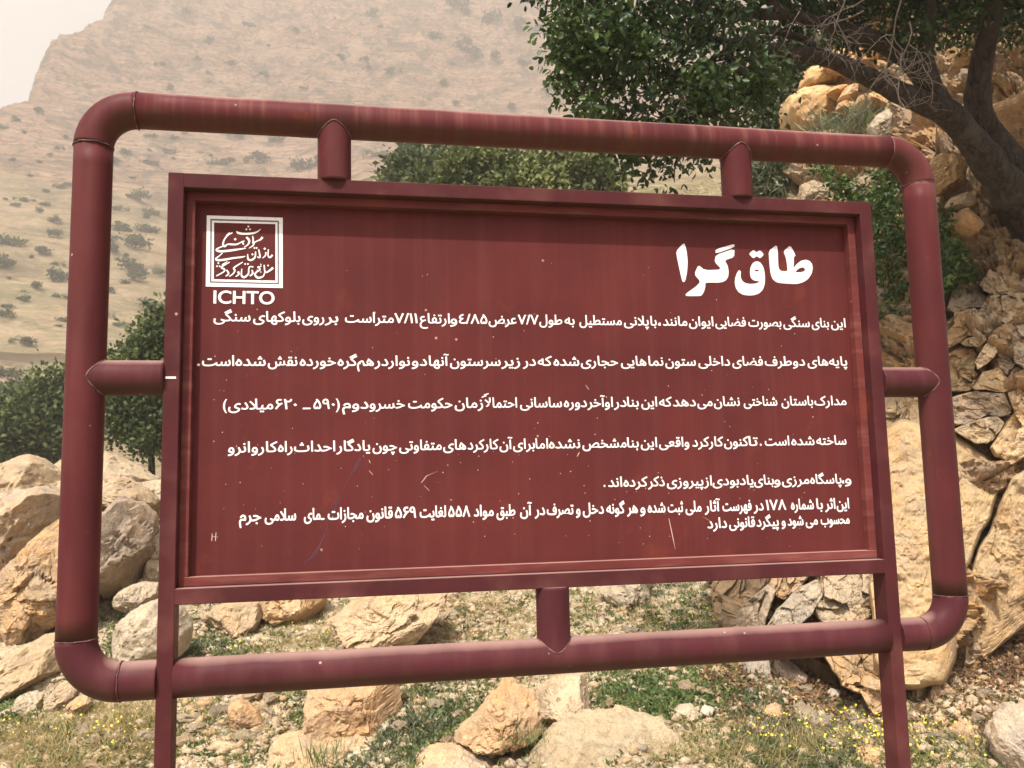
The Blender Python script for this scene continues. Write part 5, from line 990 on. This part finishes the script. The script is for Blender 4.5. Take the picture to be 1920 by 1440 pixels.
# ------------------------------------------------------------------ ground cover
def scatter(ell, n, rng):
    """ell: (cx, cy, rx, ry, weight) patches in the picture, cast onto the ground"""
    w_ = np.array([e_[4]*e_[2]*e_[3] for e_ in ell], float); w_ /= w_.sum(); k_ = rng.choice(len(ell), n, p=w_); e_ = np.array(ell)[k_]
    a = rng.uniform(0, 2*math.pi, n); r = np.sqrt(rng.random(n))*rng.uniform(.8, 1.15, n); px = e_[:, 0]+e_[:, 2]*r*np.cos(a); py = e_[:, 1]+e_[:, 3]*r*np.sin(a)
    Q, ok, dd = ground_many(px, py); return Q[ok]
def plants(name, Q, nb, L, wd, mat, rng, upness=.8, spread=.02, two=False, label=None, flat=0):
    n = len(Q); P = np.repeat(Q, nb, 0)+rng.normal(size=(n*nb, 3))*spread*np.array([1, 1, .2]); N = rng.normal(size=(n*nb, 3))*np.array([1, 1, .35])+np.array([0, 0, upness])
    tn = np.repeat(np.clip(.45+.28*rng.normal(size=n), 0, 1), nb); o = leaves(P, N, L, wd, rng, mat, name, tone=tn, dirs=N*1.5, two=two); tag(o, label, None, None, 'stuff'); return o
rng = np.random.default_rng(23)
allg = [(960, 1270, 960, 190, 1), (250, 1400, 300, 80, 1), (1750, 1370, 200, 90, .6)]
Q = scatter([(1250,1290,150,50,2.2),(1310,1270,100,60,1.6),(1230,1320,90,30,2.2),(240,1190,45,70,3),(225,1250,40,30,3),(400,1220,90,35,2.5),(560,1200,90,35,1.0),(850,1330,110,60,2.2),(800,1400,60,35,2.6),(620,1440,90,20,1.2),(1500,1420,160,40,2),(1400,1380,120,50,1.6),
             (1260,1130,90,60,1.6),(900,1150,120,50,1.2),(120,1380,140,60,1.6),(20,1330,40,40,2.5),(1060,1150,60,50,1.6),(440,1390,80,50,1.2),(1780,1400,130,50,1.2),(270,1400,60,50,1.2),(560,1310,40,40,1.5)]+[(a_, b_, c_, d_, .55) for a_, b_, c_, d_, _ in allg], 5200, rng)
plants('low_weeds', Q, 9, .035, .36, M['weed'], rng, .7, .022)
Q = scatter([(1240,1300,120,40,3),(1160,1310,50,40,2),(240,1240,40,30,1),(1440,1340,60,30,.6),(430,1230,60,20,.5),(20,1320,40,30,1.5),(1250,1150,120,60,.7),(960,1270,900,170,.12)], 620, rng)
plants('leafy_herbs', Q, 10, .042, .45, M['herb_leaf'], rng, .6, .03)
Q = scatter([(400,1225,80,30,2),(760,1390,70,50,2),(1500,1400,140,60,1.5),(1260,1110,90,40,1),(800,1330,80,50,1.5),(1420,1330,50,60,1.2),(600,1430,120,20,1),(1850,1400,100,40,1)], 900, rng)
plants('grey_herbs', Q, 9, .045, .22, M['grey_leaf'], rng, 1.0, .025)
Q = scatter([(960,1180,560,90,1.2),(130,1400,170,60,3.4),(250,1340,80,50,3),(560,1230,120,30,1.5),(900,1180,150,60,1.2),(1400,1400,200,50,1.6),(1700,1410,220,40,1),(700,1300,100,50,.8),(440,1340,100,60,1)]+[(a_, b_, c_, d_, .25) for a_, b_, c_, d_, _ in allg], 4200, rng)
plants('dry_grass', Q, 9, .075, .04, M['straw'], rng, .9, .03)
Q = scatter([(1500,1260,160,60,2),(1470,1350,140,40,1.2),(1820,1260,120,50,2.5),(1780,1330,140,50,1.6),(1880,1230,60,40,3),(1560,1290,60,40,3),(1360,1260,50,60,2.5),(1180,1160,60,30,.7),(880,1150,100,40,.4)], 3800, rng)
plants('leaf_litter', Q+np.array([0, 0, .012]), 3, .034, .5, M['litter'], rng, .15, .02)
# yellow flowers: petals on thin stems
Q = scatter([(1600,1400,60,30,1.2),(1540,1390,160,50,.8),(1680,1400,80,50,1),(600,1190,60,25,1.2),(470,1220,60,20,.7),(1000,1130,60,40,.7),(1300,1170,70,35,1.4),(120,1370,140,60,.7),(250,1400,70,40,.7),(1770,1410,120,40,.6),(740,1290,60,20,.5),(1250,1180,60,30,1),(850,1280,60,25,.5)], 480, rng)
n = len(Q); hgt = rng.uniform(.03, .11, n); top = Q+np.stack([rng.normal(size=n)*.012, rng.normal(size=n)*.012, hgt], -1); V = []; Fc = []
for i in range(n):
    r = rng.uniform(.003, .0075); nv = rng.normal(size=3)*.5+np.array([0, -.6, 1.]); nv /= np.linalg.norm(nv); u = np.cross(nv, (1., .1, 0)); u /= np.linalg.norm(u); v = np.cross(nv, u); b = len(V); m_ = 10; V.append(top[i]-nv*r*.3)
    for j in range(m_): a = j*2*math.pi/m_; rr = r*(1.25 if j % 2 == 0 else .7); V.append(top[i]+(u*math.cos(a)+v*math.sin(a))*rr)
    Fc += [[b, b+1+j, b+1+(j+1) % m_] for j in range(m_)]
o = link('yellow_flowers', mesh('yellow_flowers', np.array(V), np.array(Fc), M['petal'])); tag(o, kind='stuff')
st = (top-Q); P2 = np.repeat(Q, 1, 0); o = leaves(Q, st/np.linalg.norm(st, axis=1)[:, None]*3, hgt, .03, rng, M['weed'], 'flower_stems', two=False, dirs=st/np.linalg.norm(st, axis=1)[:, None]*8); tag(o, kind='stuff')
# gravel as one mass, larger stones one by one
SV, SF = ICO[1]
def stones(n, ell, r0, r1, rng):
    Q = scatter(ell, n, rng); n = len(Q); r = r0+(r1-r0)*rng.random(n)**2.6; d = SV[None]*(1+.28*rng.normal(size=(n, len(SV), 1)).clip(-1, 1)); sc_ = rng.uniform(.6, 1.3, (n, 1, 3))*np.array([1, 1, .6]); a = rng.uniform(0, 6.28, n)
    p = d*sc_*r[:, None, None]; x = p[..., 0]*np.cos(a)[:, None]-p[..., 1]*np.sin(a)[:, None]; y = p[..., 0]*np.sin(a)[:, None]+p[..., 1]*np.cos(a)[:, None]; p = np.stack([x, y, p[..., 2]], -1)
    V = (p+Q[:, None, :]+np.array([0, 0, .2])*r[:, None, None]).reshape(-1, 3); Fc = (SF[None]+np.arange(n)[:, None, None]*len(SV)).reshape(-1, 3); return V, Fc
gr = [(440,1340,110,70,3),(900,1170,150,60,2.4),(720,1290,120,50,1.6),(380,1160,90,40,2),(250,1400,120,40,1.2),(960,1240,200,80,1.2),(1780,1340,140,80,1.5),(250,880,60,40,2.5),(300,920,60,60,2),(1300,1380,150,60,.6)]+[(a_, b_, c_, d_, .5) for a_, b_, c_, d_, _ in allg]
for nm, mt, nn, r0, r1 in (('gravel', 'rock_pale', 4200, .008, .038), ('rubble', 'rock_cream', 2600, .008, .045), ('pebbles', 'rock_grey', 1800, .008, .035)):
    V, Fc = stones(nn, gr, r0, r1, rng); o = link(nm, mesh(nm, V, Fc, M[mt])); tag(o, kind='stuff'); o.color = (1.1, 1.05, 1, 1)
stp = []
for v in range(6):
    V, Fc = ICO[3]; s0 = np.array([1, .85, .55])*1.0; Pm = V*s0; Pm = Pm+V*chip(Pm+v*7, .9, 300+v, .6, .03)[:, None]*.9
    stp.append([mesh('stone', Pm, Fc, M[m_], True) for m_ in ('rock_pale', 'rock_cream', 'rock_grey')]); [q_.set_sharp_from_angle(angle=math.radians(25)) for q_ in stp[-1]]
Q = scatter(gr+[(160,1400,160,40,1),(1560,1400,160,50,.8),(960,1400,900,40,.4)], 150, rng)
for i, p in enumerate(Q):
    r = .028+.055*rng.random()**1.8; o = link('stone', stp[i % 6][(0, 0, 1, 2)[i % 4]], None, p+np.array([0, 0, r*.08])); o.scale = (r*rng.uniform(.8, 1.4), r, r*rng.uniform(.7, 1.1)); o.rotation_euler = tuple(rng.uniform(-.3, .3, 2))+(rng.uniform(0, 6.28),)
    c_ = rng.uniform(.85, 1.2); o.color = (c_, c_*.97, c_*.92, 1); tag(o, 'small loose stone lying in the gravel and weeds below the sign', 'stone', 'loose stones in the gravel below the sign')
# tall thin stems in front of the boulders at the bottom edge
for (cx, cy, D_, lab) in ((600, 1440, 4.45, 'wiry green weed before the wide cream slab'), (985, 1400, 4.5, 'thin flowering stem in front of the pointed orange boulder'), (1395, 1300, 5.7, 'sprawling weed left of the grey boulders')):
    tuft(cx, cy, D_, 60, .14, .05, M['weed'], lab, fan=.35)

# ------------------------------------------------------------------ dusty air
V, Fc = box(-600, 600, -40, 870, -14, 800)
k = NT('dusty air'); k.t.nodes.remove(k.b); pv = k.n('ShaderNodeVolumePrincipled'); pv.inputs['Color'].default_value = (.97, .925, .885, 1); pv.inputs['Density'].default_value = .00105; pv.inputs['Anisotropy'].default_value = 0
k.l(pv.outputs[0], k.out.inputs['Volume'])
o = link('haze', mesh('haze', V, Fc, k.m)); tag(o, kind='stuff')
